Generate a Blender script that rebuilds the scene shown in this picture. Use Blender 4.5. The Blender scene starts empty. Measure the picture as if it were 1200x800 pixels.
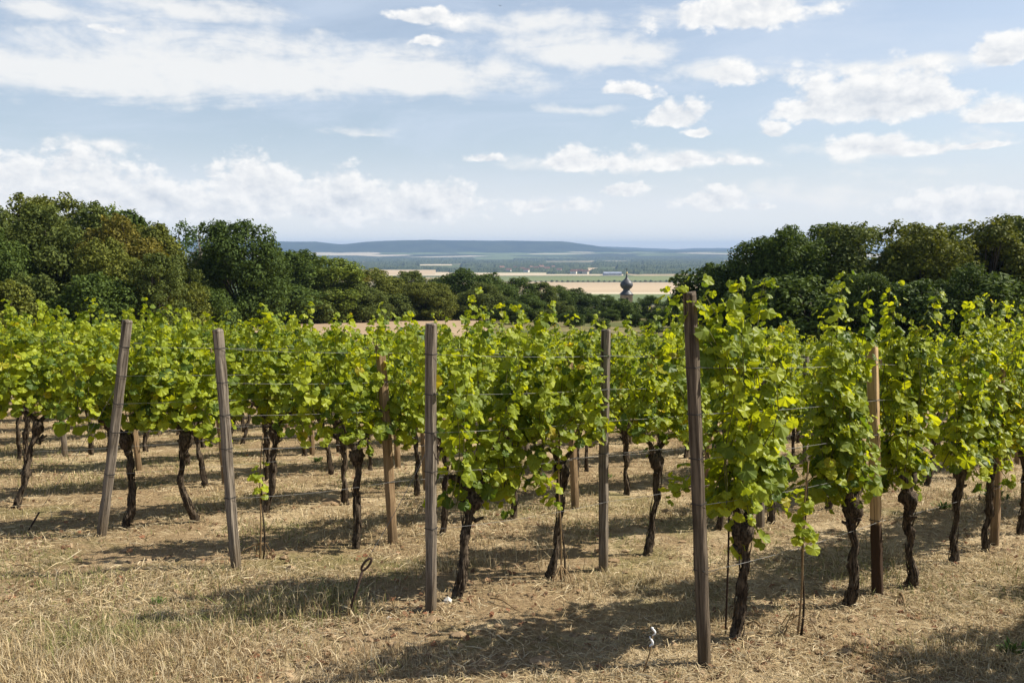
import bpy, math, random
import numpy as np
from mathutils import Vector, Matrix

scene = bpy.context.scene
COL = scene.collection
R = math.radians

# ------------------------------------------------------------------ camera
F = 942.6                       # focal length in photo pixels (photo is 1200 wide)
HOR = 291.9                     # horizon row
PITCH = math.atan((400 - HOR) / F)
cam_d = bpy.data.cameras.new("camera")
cam_d.sensor_width = 36.0
cam_d.lens = 36.0 * F / 1200.0
cam_d.clip_end = 60000
cam = bpy.data.objects.new("camera", cam_d)
COL.objects.link(cam)
cam.location = (0, 0, 0)
cam.rotation_euler = (math.pi / 2 - PITCH, 0, 0)
scene.camera = cam

# ------------------------------------------------------------------ light
SUN_DIR = Vector((1.0, 0.18, 1.0)).normalized()      # from the right
SUN_EL = math.asin(SUN_DIR.z)
SUN_AZ = math.atan2(SUN_DIR.x, SUN_DIR.y)              # clockwise from +Y
sd = bpy.data.lights.new("sun", 'SUN')
sd.energy = 5.0
sd.angle = R(0.53)
sd.color = (1.0, 0.93, 0.80)
sun = bpy.data.objects.new("sun", sd)
COL.objects.link(sun)
sun.rotation_euler = SUN_DIR.to_track_quat('Z', 'Y').to_euler()

scene.view_settings.view_transform = 'Standard'
scene.view_settings.look = 'None'
scene.view_settings.exposure = 0.75
scene.view_settings.gamma = 1.0
scene.view_settings.use_curve_mapping = False
scene.render.engine = 'CYCLES'
scene.cycles.max_bounces = 8
scene.cycles.transparent_max_bounces = 8
scene.cycles.volume_bounces = 0


def ray(px, py):
    x = (px - 600) / F
    z = -(py - 400) / F
    c, s = math.cos(PITCH), math.sin(PITCH)
    return Vector((x, c + z * s, -s + z * c))


def proj(p):
    c, s = math.cos(PITCH), math.sin(PITCH)
    dep = p[1] * c - p[2] * s
    up = p[1] * s + p[2] * c
    return 600 + F * p[0] / dep, 400 - F * up / dep, dep


# ------------------------------------------------------------------ node helper
class NT:
    def __init__(s, tree):
        s.t = tree
        s.n = tree.nodes
        s.n.clear()

    def new(s, typ, **kw):
        nd = s.n.new(typ)
        for k, v in kw.items():
            setattr(nd, k, v)
        return nd

    def put(s, sock, v):
        if isinstance(v, bpy.types.NodeSocket):
            s.t.links.new(v, sock)
        elif v is not None:
            if isinstance(v, (tuple, list)) and len(v) == 3 and sock.type == 'RGBA':
                v = (*v, 1.0)
            sock.default_value = v

    def m(s, op, a, b=None, c=None, clamp=False):
        nd = s.new('ShaderNodeMath', operation=op, use_clamp=clamp)
        s.put(nd.inputs[0], a)
        if b is not None:
            s.put(nd.inputs[1], b)
        if c is not None:
            s.put(nd.inputs[2], c)
        return nd.outputs[0]

    def vm(s, op, a, b=None, out=0):
        nd = s.new('ShaderNodeVectorMath', operation=op)
        s.put(nd.inputs[0], a)
        if b is not None:
            s.put(nd.inputs[1], b)
        return nd.outputs[out]

    def mix(s, fac, a, b, blend='MIX'):
        nd = s.new('ShaderNodeMix', data_type='RGBA', blend_type=blend)
        s.put(nd.inputs[0], fac)
        s.put(nd.inputs[6], a)
        s.put(nd.inputs[7], b)
        return nd.outputs[2]

    def noise(s, vec, scale, detail=4, rough=0.55, out=0, dist=0.0):
        nd = s.new('ShaderNodeTexNoise')
        if vec is not None:
            s.put(nd.inputs['Vector'], vec)
        nd.inputs['Scale'].default_value = scale
        nd.inputs['Detail'].default_value = detail
        nd.inputs['Roughness'].default_value = rough
        nd.inputs['Distortion'].default_value = dist
        return nd.outputs[out]

    def ss(s, v, lo, hi, o0=0.0, o1=1.0):
        nd = s.new('ShaderNodeMapRange', interpolation_type='SMOOTHSTEP')
        s.put(nd.inputs[0], v)
        s.put(nd.inputs[1], lo)
        s.put(nd.inputs[2], hi)
        nd.inputs[3].default_value = o0
        nd.inputs[4].default_value = o1
        return nd.outputs[0]

    def comb(s, x, y, z):
        nd = s.new('ShaderNodeCombineXYZ')
        s.put(nd.inputs[0], x)
        s.put(nd.inputs[1], y)
        s.put(nd.inputs[2], z)
        return nd.outputs[0]

    def sep(s, v):
        nd = s.new('ShaderNodeSeparateXYZ')
        s.put(nd.inputs[0], v)
        return nd.outputs


# ------------------------------------------------------------------ world: Nishita sky with clouds
world = bpy.data.worlds.new("World")
scene.world = world
world.use_nodes = True
w = NT(world.node_tree)
sky = w.new('ShaderNodeTexSky', sky_type='NISHITA')
sky.sun_disc = False
sky.sun_elevation = SUN_EL
sky.sun_rotation = SUN_AZ
sky.air_density = 1.0
sky.dust_density = 1.2
sky.ozone_density = 1.3
tc = w.new('ShaderNodeTexCoord')
d = tc.outputs['Generated']
dx, dy, dz = w.sep(d)
AZ = w.m('ARCTAN2', dx, dy)
EL = w.m('ARCTAN2', dz, w.m('SQRT', w.m('ADD', w.m('MULTIPLY', dx, dx), w.m('MULTIPLY', dy, dy))))
P0 = w.comb(AZ, EL, 0.0)


def ang(px, py):
    r = ray(px, py)
    return math.atan2(r.x, r.y), math.atan2(r.z, math.hypot(r.x, r.y))


wn = w.noise(w.vm('MULTIPLY', P0, (1, 1.5, 1)), 14, 3, 0.6, out=1)
warp = w.vm('MULTIPLY', w.vm('SUBTRACT', wn, (0.5, 0.5, 0.5)), (0.05, 0.022, 0))
PW = w.vm('ADD', P0, warp)
wx, wy, _ = w.sep(PW)


def blobs(lst, shrink=0.0):
    acc = None
    for (px, py, rx, up, dn, st) in lst:
        a0, e0 = ang(px, py)
        ex = w.m('MULTIPLY', w.m('SUBTRACT', wx, a0), F / rx)
        ey = w.m('SUBTRACT', wy, e0)
        ey = w.m('MAXIMUM', w.m('MULTIPLY', ey, F / up), w.m('MULTIPLY', ey, -F / dn))
        r = w.m('SQRT', w.m('ADD', w.m('MULTIPLY', ex, ex), w.m('MULTIPLY', ey, ey)))
        f = w.m('SUBTRACT', st - shrink, r)
        acc = f if acc is None else w.m('MAXIMUM', acc, f)
    return acc


CUM = [  # px, py of base line, half width, height up, depth down, strength
    (60, 232, 170, 56, 30, 1.0), (150, 238, 120, 36, 26, 1.0), (245, 245, 70, 36, 16, .95),
    (300, 232, 80, 58, 30, 1.0), (400, 240, 110, 46, 24, 1.0), (500, 246, 100, 38, 18, 1.0),
    (690, 190, 72, 26, 12, 1.0), (790, 194, 50, 18, 10, .9), (820, 190, 110, 9, 8, .8),
    (1015, 130, 100, 50, 14, 1.1), (1085, 124, 46, 36, 16, 1.0), (960, 132, 66, 28, 12, 1.0),
    (788, 140, 46, 26, 12, 1.0), (816, 155, 22, 10, 7, .95), (908, 152, 26, 12, 8, .95),
    (1015, 172, 50, 20, 9, .95), (1080, 174, 60, 13, 7, .9), (1190, 62, 44, 32, 12, 1.0),
    (1185, 135, 62, 18, 8, .9), (868, 90, 36, 24, 14, .9), (1140, 245, 110, 46, 26, .75),
    (565, 188, 34, 10, 7, .8), (735, 222, 60, 14, 12, .8), (835, 240, 70, 30, 14, .75), (640, 243, 90, 22, 14, .7),
    (500, 22, 60, 14, 9, .9), (500, 46, 32, 10, 8, .8), (740, 105, 44, 16, 10, .8), (128, 36, 24, 7, 6, .8),
    (870, 20, 110, 30, 16, 1.0), (1150, 172, 40, 8, 6, .7), (890, 244, 40, 12, 8, .7)]
WISP = [
    (90, 88, 220, 52, 26, 1.1), (300, 92, 260, 46, 22, 1.1), (480, 96, 190, 40, 16, 1.1), (590, 85, 66, 30, 16, 1.0),
    (190, 8, 190, 20, 14, .9), (60, 14, 80, 24, 16, .8), (670, 62, 130, 30, 20, 1.0), (760, 62, 60, 22, 20, .9),
    (620, 30, 160, 20, 16, .8), (860, 16, 130, 26, 20, 1.0), (1050, 78, 130, 14, 14, .9), (680, 130, 64, 9, 7, .8),
    (730, 192, 190, 14, 12, .9), (1050, 172, 170, 16, 12, .8), (100, 170, 110, 16, 10, .6), (840, 86, 90, 22, 12, .9),
    (430, 155, 90, 14, 8, .5), (95, 112, 56, 9, 7, .7), (1190, 130, 80, 18, 10, .8), (1000, 225, 260, 40, 40, .55)]
PS = w.vm('MULTIPLY', P0, (1.0, 1.45, 1.0))


def puffs(vec):
    vo = w.new('ShaderNodeTexVoronoi', feature='F1')
    w.put(vo.inputs['Vector'], vec)
    vo.inputs['Scale'].default_value = 38
    vo.inputs['Detail'].default_value = 2.0
    vo.inputs['Roughness'].default_value = 0.55
    vo.inputs['Lacunarity'].default_value = 2.4
    vo.normalize = True
    return w.m('ADD', w.m('MULTIPLY', w.m('SUBTRACT', 1.0, vo.outputs['Distance']), 0.42), w.m('MULTIPLY', w.noise(vec, 22, 8, 0.6), 0.75))


PSW = w.vm('ADD', PS, w.vm('MULTIPLY', w.vm('SUBTRACT', w.noise(PS, 40, 3, 0.6, out=1), (0.5, 0.5, 0.5)), (0.012, 0.012, 0.0)))
n1 = puffs(PSW)
n1b = puffs(w.vm('ADD', PSW, (0.007, 0.010, 0.0)))
n2 = w.noise(w.vm('MULTIPLY', P0, (7.0, 26.0, 1.0)), 1.0, 8, 0.62, dist=0.6)
cb = blobs(CUM, 0.10)
fc = w.m('ADD', cb, w.m('MULTIPLY', w.m('SUBTRACT', n1, 0.64), 2.2))
ac = w.ss(fc, 0.0, 0.38)
fw = w.m('ADD', blobs(WISP), w.m('MULTIPLY', w.m('SUBTRACT', n2, 0.52), 2.0))
fw = w.m('ADD', fw, w.m('MULTIPLY', w.m('SUBTRACT', n1, 0.64), 1.6))
aw = w.m('MULTIPLY', w.ss(fw, -0.1, 0.8), 0.9)
# a thin general veil and some cloud in the directions the photo does not show
veil = w.m('MULTIPLY', w.ss(w.noise(w.vm('MULTIPLY', P0, (3.0, 11.0, 1.0)), 1.3, 7, 0.6, dist=0.8), 0.35, 0.75), 0.40)
low = w.ss(EL, 0.0, 0.15, 0.85, 0.0)
veil = w.m('MAXIMUM', veil, w.m('ADD', low, w.m('MULTIPLY', veil, 0.4)), clamp=True)
veil = w.m('MULTIPLY', w.m('ADD', veil, 0.34), w.ss(EL, 0.34, 0.6, 1.0, 0.0), clamp=True)
upper = w.ss(EL, 0.36, 0.5, 1.0, 0.0)
lit = w.m('ADD', 0.45, w.m('MULTIPLY', w.m('SUBTRACT', n1, n1b), 3.2))
lit = w.m('ADD', lit, w.m('MULTIPLY', w.m('SUBTRACT', 0.8, w.ss(fc, 0.2, 1.2)), 0.45), clamp=True)
CL = 11.0
ccol = w.mix(lit, (.64 * CL, .685 * CL, .75 * CL), (1.0 * CL, .99 * CL, .97 * CL))
wcol = (.92 * CL, .92 * CL, .91 * CL)
vcol = w.mix(w.ss(EL, 0.0, 0.13), (.90 * CL, .91 * CL, .89 * CL), (.66 * CL, .75 * CL, .88 * CL))
skyc = w.mix(1.0, sky.outputs[0], (1.6, 1.5, 1.42), 'MULTIPLY')
c1 = w.mix(veil, skyc, vcol)
c2 = w.mix(w.m('MULTIPLY', aw, upper), c1, wcol)
c3 = w.mix(w.m('MULTIPLY', w.m('MULTIPLY', ac, 0.95), upper), c2, ccol)
c3 = w.mix(w.ss(EL, -0.02, 0.0), (0.5, .5, .45), c3)
bg = w.new('ShaderNodeBackground')
bg.inputs[1].default_value = 0.056
w.put(bg.inputs[0], c3)
wo = w.new('ShaderNodeOutputWorld')
w.put(wo.inputs[0], bg.outputs[0])
world.cycles.sampling_method = 'MANUAL'
world.cycles.sample_map_resolution = 512

# ------------------------------------------------------------------ terrain (camera at z = 0)


def smooth_noise(x, y, seed=0):
    """smooth value noise, numpy, about -1..1"""
    x = np.asarray(x, float)
    y = np.asarray(y, float)
    xi = np.floor(x).astype(np.int64)
    yi = np.floor(y).astype(np.int64)
    fx = x - xi
    fy = y - yi
    fx = fx * fx * (3 - 2 * fx)
    fy = fy * fy * (3 - 2 * fy)

    def hsh(a, b):
        v = (a * 374761393 + b * 668265263 + seed * 974634321) & 0x7fffffff
        v = ((v ^ (v >> 13)) * 1274126177) & 0x7fffffff
        return ((v ^ (v >> 16)) & 0xffff) / 32767.5 - 1.0
    a = hsh(xi, yi)
    b = hsh(xi + 1, yi)
    c = hsh(xi, yi + 1)
    e = hsh(xi + 1, yi + 1)
    return (a * (1 - fx) + b * fx) * (1 - fy) + (c * (1 - fx) + e * fx) * fy


PLAIN = -92.0
A_, B_, C_ = 1.912, 0.02224, 0.11447


def terrain(x, y):
    x = np.asarray(x, float)
    y = np.asarray(y, float)
    s = np.maximum(y, -70)
    h = A_ + C_ * np.minimum(s, 40)
    h = h + 0.058 * np.clip(s - 40, 0, 90)
    h130 = A_ + C_ * 40 + 0.058 * 90
    t = np.clip((s - 130) / 1070, 0, 1)
    h = h + (-PLAIN - h130) * t
    lat = B_ * 30 * np.tanh(x / 30) * (1 - np.clip((s - 60) / 100, 0, 1))
    h = h + lat
    r = np.hypot(x, y)
    near = np.clip((40 - r) / 15, 0, 1)
    h = h - near * (0.022 * smooth_noise(x * 1.1, y * 1.1, 3) + 0.010 * smooth_noise(x * 3.1, y * 3.1, 4))
    return -h


def ground_hit(px, py):
    r = ray(px, py)
    k = A_ / (-r.z - B_ * r.x - C_ * r.y)
    p = r * k
    p.z = float(terrain(p.x, p.y))
    return p


# ------------------------------------------------------------------ mesh helpers
def mesh_np(name, verts, faces, smooth=False, attrs=None):
    """verts (n,3); faces: list of (m,k) int arrays"""
    me = bpy.data.meshes.new(name)
    verts = np.asarray(verts, np.float32)
    if not isinstance(faces, list):
        faces = [faces]
    faces = [np.asarray(f, np.int32) for f in faces if len(f)]
    nl = sum(f.size for f in faces)
    nf = sum(f.shape[0] for f in faces)
    me.vertices.add(len(verts))
    me.vertices.foreach_set('co', verts.ravel())
    me.loops.add(nl)
    me.polygons.add(nf)
    me.loops.foreach_set('vertex_index', np.concatenate([f.ravel() for f in faces]))
    tot = np.concatenate([np.full(f.shape[0], f.shape[1], np.int32) for f in faces])
    st = np.concatenate([[0], np.cumsum(tot)[:-1]]).astype(np.int32)
    me.polygons.foreach_set('loop_start', st)
    me.polygons.foreach_set('loop_total', tot)
    me.polygons.foreach_set('use_smooth', np.full(nf, smooth, bool))
    for an, av in (attrs or {}).items():
        at = me.attributes.new(an, 'FLOAT_COLOR', 'POINT')
        c = np.ones((len(verts), 4), np.float32)
        c[:, :3] = av
        at.data.foreach_set('color', c.ravel())
    me.update(calc_edges=True)
    me.validate()
    return me


def link(name, me, mat=None, parent=None, loc=None, rot=None):
    o = bpy.data.objects.new(name, me)
    COL.objects.link(o)
    if mat is not None and me is not None and not me.materials:
        me.materials.append(mat)
    if parent is not None:
        o.parent = parent
    if loc is not None:
        o.location = loc
    if rot is not None:
        o.rotation_euler = rot
    return o


def tag(o, label=None, cat=None, group=None, kind=None):
    if label:
        o['label'] = label
    if cat:
        o['category'] = cat
    if group:
        o['group'] = group
    if kind:
        o['kind'] = kind
    return o


def empty(name, loc, rotz=0.0):
    o = bpy.data.objects.new(name, None)
    COL.objects.link(o)
    o.empty_display_size = 0.1
    o.location = loc
    o.rotation_euler = (0, 0, rotz)
    return o


class MB:
    """collects pieces into one mesh"""

    def __init__(s):
        s.v = []
        s.f = {}
        s.n = 0

    def add(s, verts, faces):
        verts = np.asarray(verts, float)
        s.v.append(verts)
        for f in faces:
            f = np.asarray(f)
            if f.size:
                s.f.setdefault(f.shape[1], []).append(f + s.n)
        s.n += len(verts)

    def tube(s, pts, rad, k=8, rng=None, jit=0.0, cap=True, lump=None):
        pts = np.asarray(pts, float)
        n = len(pts)
        rad = np.broadcast_to(np.asarray(rad, float), (n,))
        tg = np.gradient(pts, axis=0)
        tg /= np.linalg.norm(tg, axis=1)[:, None] + 1e-9
        ref = np.array([0.0, 0, 1]) if abs(tg[0, 2]) < 0.9 else np.array([1.0, 0, 0])
        V = []
        u = np.cross(tg[0], ref)
        u /= np.linalg.norm(u)
        a = np.linspace(0, 2 * np.pi, k, endpoint=False)
        for i in range(n):
            u = u - tg[i] * (u @ tg[i])
            u /= np.linalg.norm(u) + 1e-9
            v = np.cross(tg[i], u)
            rr = np.full(k, rad[i])
            if rng is not None:
                rr = rr * (1 + jit * rng.normal(size=k))
            if lump is not None:
                rr = rr * lump(i, a)
            V.append(pts[i] + np.outer(np.cos(a) * rr, u) + np.outer(np.sin(a) * rr, v))
        V = np.concatenate(V)
        q = []
        for i in range(n - 1):
            b0 = i * k
            b1 = (i + 1) * k
            j = np.arange(k)
            j2 = (j + 1) % k
            q.append(np.stack([b0 + j, b0 + j2, b1 + j2, b1 + j], 1))
        fs = [np.concatenate(q)]
        if cap:
            fs.append(np.arange(k)[::-1][None, :])
            fs.append((np.arange(k) + (n - 1) * k)[None, :])
        s.add(V, fs)

    def box(s, c, size, rot=None, bev=0.0):
        sx, sy, sz = [q / 2 for q in size]
        v = np.array([[x, y, z] for z in (-sz, sz) for y in (-sy, sy) for x in (-sx, sx)])
        f = np.array([[0, 2, 3, 1], [4, 5, 7, 6], [0, 1, 5, 4], [2, 6, 7, 3], [0, 4, 6, 2], [1, 3, 7, 5]])
        if rot is not None:
            v = v @ np.asarray(rot).T
        s.add(v + np.asarray(c), [f])

    def mesh(s, name, smooth=False):
        return mesh_np(name, np.concatenate(s.v), [np.concatenate(x) for x in s.f.values()], smooth)


# ------------------------------------------------------------------ materials
def mat_new(name):
    m = bpy.data.materials.new(name)
    m.use_nodes = True
    return m, NT(m.node_tree)


def principled(n, col, rough=0.9, spec=0.2, bump=None, bstr=0.4, bdist=0.02, metal=0.0):
    b = n.new('ShaderNodeBsdfPrincipled')
    n.put(b.inputs['Base Color'], col)
    n.put(b.inputs['Roughness'], rough)
    b.inputs['Specular IOR Level'].default_value = spec
    b.inputs['Metallic'].default_value = metal
    if bump is not None:
        bp = n.new('ShaderNodeBump')
        bp.inputs['Strength'].default_value = bstr
        bp.inputs['Distance'].default_value = bdist
        n.put(bp.inputs['Height'], bump)
        n.t.links.new(bp.outputs[0], b.inputs['Normal'])
    return b


def finish(n, sh):
    o = n.new('ShaderNodeOutputMaterial')
    n.t.links.new(sh, o.inputs[0])


def pos(n):
    return n.new('ShaderNodeNewGeometry').outputs['Position']


def objco(n):
    return n.new('ShaderNodeTexCoord').outputs['Object']


def mat_leaf(name, light, mid, dark, trans=0.45, tcol=None, objmul=False, spec=0.32, rough=0.52):
    m, n = mat_new(name)
    at = n.new('ShaderNodeAttribute', attribute_name='tint')
    r, g, b_ = n.sep(at.outputs['Vector'])
    c = n.mix(n.ss(r, 0.0, 0.5), dark, mid)
    c = n.mix(n.ss(r, 0.45, 1.0), c, light)
    # a few yellowing leaves
    c = n.mix(n.ss(g, 0.93, 0.97), c, (0.42, 0.33, 0.03))
    c = n.mix(n.ss(g, 0.985, 0.995), c, (0.16, 0.075, 0.03))
    c = n.mix(n.m('MULTIPLY', b_, 0.28), c, (0.20, 0.27, 0.06))     # veins
    if objmul:
        oi = n.new('ShaderNodeObjectInfo')
        c = n.mix(1.0, c, oi.outputs['Color'], 'MULTIPLY')
    pr = principled(n, c, rough, spec)
    tr = n.new('ShaderNodeBsdfTranslucent')
    tc_ = n.mix(1.0, c, tcol or (1.9, 1.75, 0.6), 'MULTIPLY')
    n.put(tr.inputs[0], tc_)
    mx = n.new('ShaderNodeMixShader')
    mx.inputs[0].default_value = trans
    n.t.links.new(pr.outputs[0], mx.inputs[1])
    n.t.links.new(tr.outputs[0], mx.inputs[2])
    finish(n, mx.outputs[0])
    return m


M = {}
M['vine'] = mat_leaf('vine_leaf', (0.36, 0.415, 0.02), (0.22, 0.278, 0.018), (0.06, 0.112, 0.014), tcol=(1.9, 1.65, .5))
M['tree'] = mat_leaf('tree_leaf', (0.145, 0.172, 0.034), (0.088, 0.113, 0.025), (0.045, 0.066, 0.018), trans=0.22,
                     tcol=(1.6, 1.5, .7), objmul=True, spec=0.15, rough=0.7)

m, n = mat_new('vine_bark')
p = objco(n)
st = n.noise(n.vm('MULTIPLY', p, (60, 60, 9)), 1, 5, 0.65)
sp = n.noise(p, 40, 3, 0.6)
c = n.mix(n.ss(st, 0.38, 0.65), (0.024, 0.018, 0.013), (0.13, 0.10, 0.072))
c = n.mix(n.ss(sp, 0.62, 0.75, 0, .5), c, (0.14, 0.12, 0.08))
finish(n, principled(n, c, 0.95, 0.1, st, 1.0, 0.02).outputs[0])
M['bark'] = m

m, n = mat_new('cane')
c = n.mix(n.noise(objco(n), 6, 2), (0.10, 0.075, 0.03), (0.09, 0.12, 0.03))
finish(n, principled(n, c, 0.7, 0.25).outputs[0])
M['cane'] = m


def mat_wood(name, dark, light, low=None, lowz=0.5):
    m, n = mat_new(name)
    p = objco(n)
    g1 = n.noise(n.vm('MULTIPLY', p, (55, 55, 2.2)), 1, 6, 0.65)
    g2 = n.noise(p, 4, 4, 0.6)
    c = n.mix(n.ss(g1, 0.3, 0.68), dark, light)
    c = n.mix(n.ss(g2, 0.52, 0.75, 0, 0.55), c, (dark[0] * .7, dark[1] * .75, dark[2] * .6))
    crack = n.ss(n.noise(n.vm('MULTIPLY', p, (90, 90, 1.1)), 1, 3, 0.5), 0.64, 0.70)
    c = n.mix(crack, c, (0.03, 0.024, 0.018))
    pz = n.sep(p)[2]
    # damp, soil-splashed foot
    c = n.mix(n.ss(n.m('ADD', pz, n.m('MULTIPLY', g2, .2)), 0.12, 0.45, .6, 0), c, (0.10, 0.075, 0.045))
    if low:
        e = n.m('ADD', pz, n.m('MULTIPLY', n.m('SUBTRACT', g1, .5), 0.06))
        c = n.mix(n.ss(e, lowz - .02, lowz + .02, 1, 0), c, low)
    finish(n, principled(n, c, 0.9, 0.15, g1, 0.7, 0.012).outputs[0])
    return m


M['wood'] = mat_wood('weathered_wood', (0.05, 0.038, 0.028), (0.27, 0.23, 0.185))
M['wood_dark'] = mat_wood('dark_weathered_wood', (0.03, 0.022, 0.016), (0.17, 0.135, 0.10))
M['wood_new'] = mat_wood('pale_wood', (0.34, 0.22, 0.11), (0.52, 0.37, 0.2), (0.05, 0.03, 0.018), 0.58)
M['wood_brown'] = mat_wood('brown_wood', (0.16, 0.10, 0.055), (0.34, 0.24, 0.14))


def mat_plain(name, col, rough=0.6, spec=0.3, metal=0.0, var=0.25, scale=8, objmul=False):
    m, n = mat_new(name)
    t = n.noise(objco(n), scale, 4, 0.6)
    c = n.mix(n.ss(t, 0.3, 0.7), tuple(x * (1 - var) for x in col), tuple(x * (1 + var) for x in col))
    if objmul:
        oi = n.new('ShaderNodeObjectInfo')
        c = n.mix(1.0, c, oi.outputs['Color'], 'MULTIPLY')
    finish(n, principled(n, c, rough, spec, t, 0.2, 0.01, metal).outputs[0])
    return m


M['wire'] = mat_plain('galvanised_wire', (0.22, 0.22, 0.22), 0.6, 0.4, 0.5)
M['rust'] = mat_plain('rusty_iron', (0.05, 0.03, 0.022), 0.8, 0.3, 0.2, scale=60)
M['tie'] = mat_plain('dark_tie', (0.035, 0.032, 0.03), 0.7, 0.3)
M['ribbon'] = mat_plain('white_ribbon', (0.75, 0.76, 0.78), 0.7, 0.2, var=.08)
M['stick'] = mat_plain('plant_stick', (0.22, 0.15, 0.08), 0.85, 0.1, scale=40)
M['stone'] = mat_plain('pale_stone', (0.55, 0.52, 0.47), 0.9, 0.1, scale=30)
M['clod'] = mat_plain('soil_clod', (0.27, 0.19, 0.115), 0.95, 0.05, scale=40)
M['treebark'] = mat_plain('tree_bark', (0.06, 0.05, 0.038), 0.95, 0.05, scale=3)
M['deadwood'] = mat_plain('dead_wood', (0.16, 0.145, 0.125), 0.95, 0.05, scale=3)
M['slate'] = mat_plain('slate', (0.055, 0.058, 0.068), 0.5, 0.4, scale=1.5)
M['stonewall'] = mat_plain('sandstone', (0.36, 0.27, 0.19), 0.95, 0.1, scale=1.2)
M['gold'] = mat_plain('gilded_metal', (0.6, 0.45, 0.2), 0.35, 0.5, 0.8)
M['render_wall'] = mat_plain('house_wall', (0.62, 0.57, 0.5), 0.95, 0.1, scale=.3, objmul=True)
M['tile'] = mat_plain('roof_tile', (0.20, 0.115, 0.085), 0.9, 0.1, scale=.4)
M['metalroof'] = mat_plain('metal_roof', (0.30, 0.33, 0.42), 0.5, 0.4, scale=.2)
M['asphalt'] = mat_plain('asphalt', (0.16, 0.165, 0.175), 0.8, 0.3, scale=.2, var=.1)
M['carpaint'] = mat_plain('car_paint', (0.8, 0.8, 0.8), 0.35, 0.5, var=.05, objmul=True)
M['glassdark'] = mat_plain('car_glass', (0.03, 0.035, 0.04), 0.15, 0.6)
M['bird'] = mat_plain('bird_feather', (0.04, 0.04, 0.045), 0.8, 0.1)

# straw / grass blades: colour per blade is a real colour of the blade
m, n = mat_new('dry_grass')
at = n.new('ShaderNodeAttribute', attribute_name='tint')
pr = principled(n, at.outputs['Color'], 0.75, 0.2)
tr = n.new('ShaderNodeBsdfTranslucent')
n.put(tr.inputs[0], at.outputs['Color'])
mx = n.new('ShaderNodeMixShader')
mx.inputs[0].default_value = 0.25
n.t.links.new(pr.outputs[0], mx.inputs[1])
n.t.links.new(tr.outputs[0], mx.inputs[2])
finish(n, mx.outputs[0])
M['grass'] = m

# ground
m, n = mat_new('dry_ground')
p = pos(n)
gx, gy, gz = n.sep(p)
rowm = n.m('SUBTRACT', n.m('MULTIPLY', gx, 0.656), n.m('MULTIPLY', gy, 0.755))
big = n.noise(p, 0.55, 5, 0.6)
mid = n.noise(p, 3.0, 6, 0.65)
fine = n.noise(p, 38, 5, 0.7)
fib = n.noise(n.vm('MULTIPLY', p, (70, 22, 40)), 1, 5, 0.7, dist=1.5)
straw = n.mix(n.ss(fib, 0.32, 0.68), (0.33, 0.245, 0.135), (0.64, 0.51, 0.33))
soil = n.mix(n.ss(fine, 0.3, 0.7), (0.19, 0.13, 0.072), (0.40, 0.295, 0.175))
c = n.mix(n.ss(n.m('ADD', n.m('MULTIPLY', mid, .6), n.m('MULTIPLY', big, .6)), 0.50, 0.62), straw, soil)
olive = n.mix(n.ss(fine, 0.3, 0.7), (0.10, 0.10, 0.035), (0.27, 0.25, 0.10))
c = n.mix(n.ss(n.noise(n.vm('ADD', p, (7, 3, 0)), 0.8, 5, 0.65), 0.52, 0.66, 0, .6), c, olive)
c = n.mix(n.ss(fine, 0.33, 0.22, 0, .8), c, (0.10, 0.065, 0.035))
# downhill meadow, then the plain
pat = n.new('ShaderNodeTexVoronoi', feature='F1')
pat.inputs['Scale'].default_value = 1.0
n.put(pat.inputs['Vector'], n.vm('MULTIPLY', p, (0.0011, 0.0026, 0.001)))
pr_, pg_, pb_ = n.sep(pat.outputs['Color'])
plain = n.mix(n.ss(pr_, 0.45, 0.5), (0.075, 0.10, 0.04), (0.33, 0.26, 0.16))
plain = n.mix(n.ss(pg_, 0.6, 0.62), plain, (0.06, 0.075, 0.04))
plain = n.mix(n.ss(n.noise(p, 0.004, 5, .6), .45, .6, 0, .5), plain, (0.10, 0.11, 0.05))
dist = n.vm('LENGTH', p, out=1)
meadow = n.mix(n.ss(n.noise(p, 0.12, 4, .6), .35, .65), (0.09, 0.10, 0.035), (0.22, 0.18, 0.09))
c = n.mix(n.ss(dist, 35, 70), c, meadow)
c = n.mix(n.ss(dist, 700, 1200), c, plain)
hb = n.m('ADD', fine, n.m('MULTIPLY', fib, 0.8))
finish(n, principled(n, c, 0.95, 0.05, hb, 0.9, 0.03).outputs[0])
M['ground'] = m


def mat_field(name, a, b, scale=0.15, stretch=(1, 1, 1)):
    m, n = mat_new(name)
    p = pos(n)
    t = n.noise(n.vm('MULTIPLY', p, stretch), scale, 6, 0.65)
    finish(n, principled(n, n.mix(n.ss(t, 0.32, 0.68), a, b), 0.95, 0.05).outputs[0])
    return m


M['stubble'] = mat_field('stubble', (0.27, 0.195, 0.125), (0.36, 0.27, 0.18), 0.9, (.4, 1, 1))
M['tanfield'] = mat_field('tan_field', (0.36, 0.275, 0.175), (0.45, 0.345, 0.225), 0.004, (.3, 1, 1))
M['palefield'] = mat_field('pale_field', (0.42, 0.35, 0.24), (0.52, 0.44, 0.31), 0.004, (.3, 1, 1))
M['greenfield'] = mat_field('green_field', (0.10, 0.13, 0.045), (0.18, 0.20, 0.08), 0.004, (.3, 1, 1))
M['farwood'] = mat_field('far_wood', (0.022, 0.034, 0.016), (0.065, 0.078, 0.035), 0.02)
m, n = mat_new('hill_forest')
p = pos(n)
hz = n.sep(p)[2]
t = n.noise(p, 0.0035, 6, .6)
fo = n.mix(n.ss(t, .35, .65), (0.016, 0.026, 0.02), (0.038, 0.05, 0.03))
v = n.new('ShaderNodeTexVoronoi', feature='F1')
v.inputs['Scale'].default_value = 1
n.put(v.inputs['Vector'], n.vm('MULTIPLY', p, (0.0016, 0.0030, 0.001)))
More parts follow.
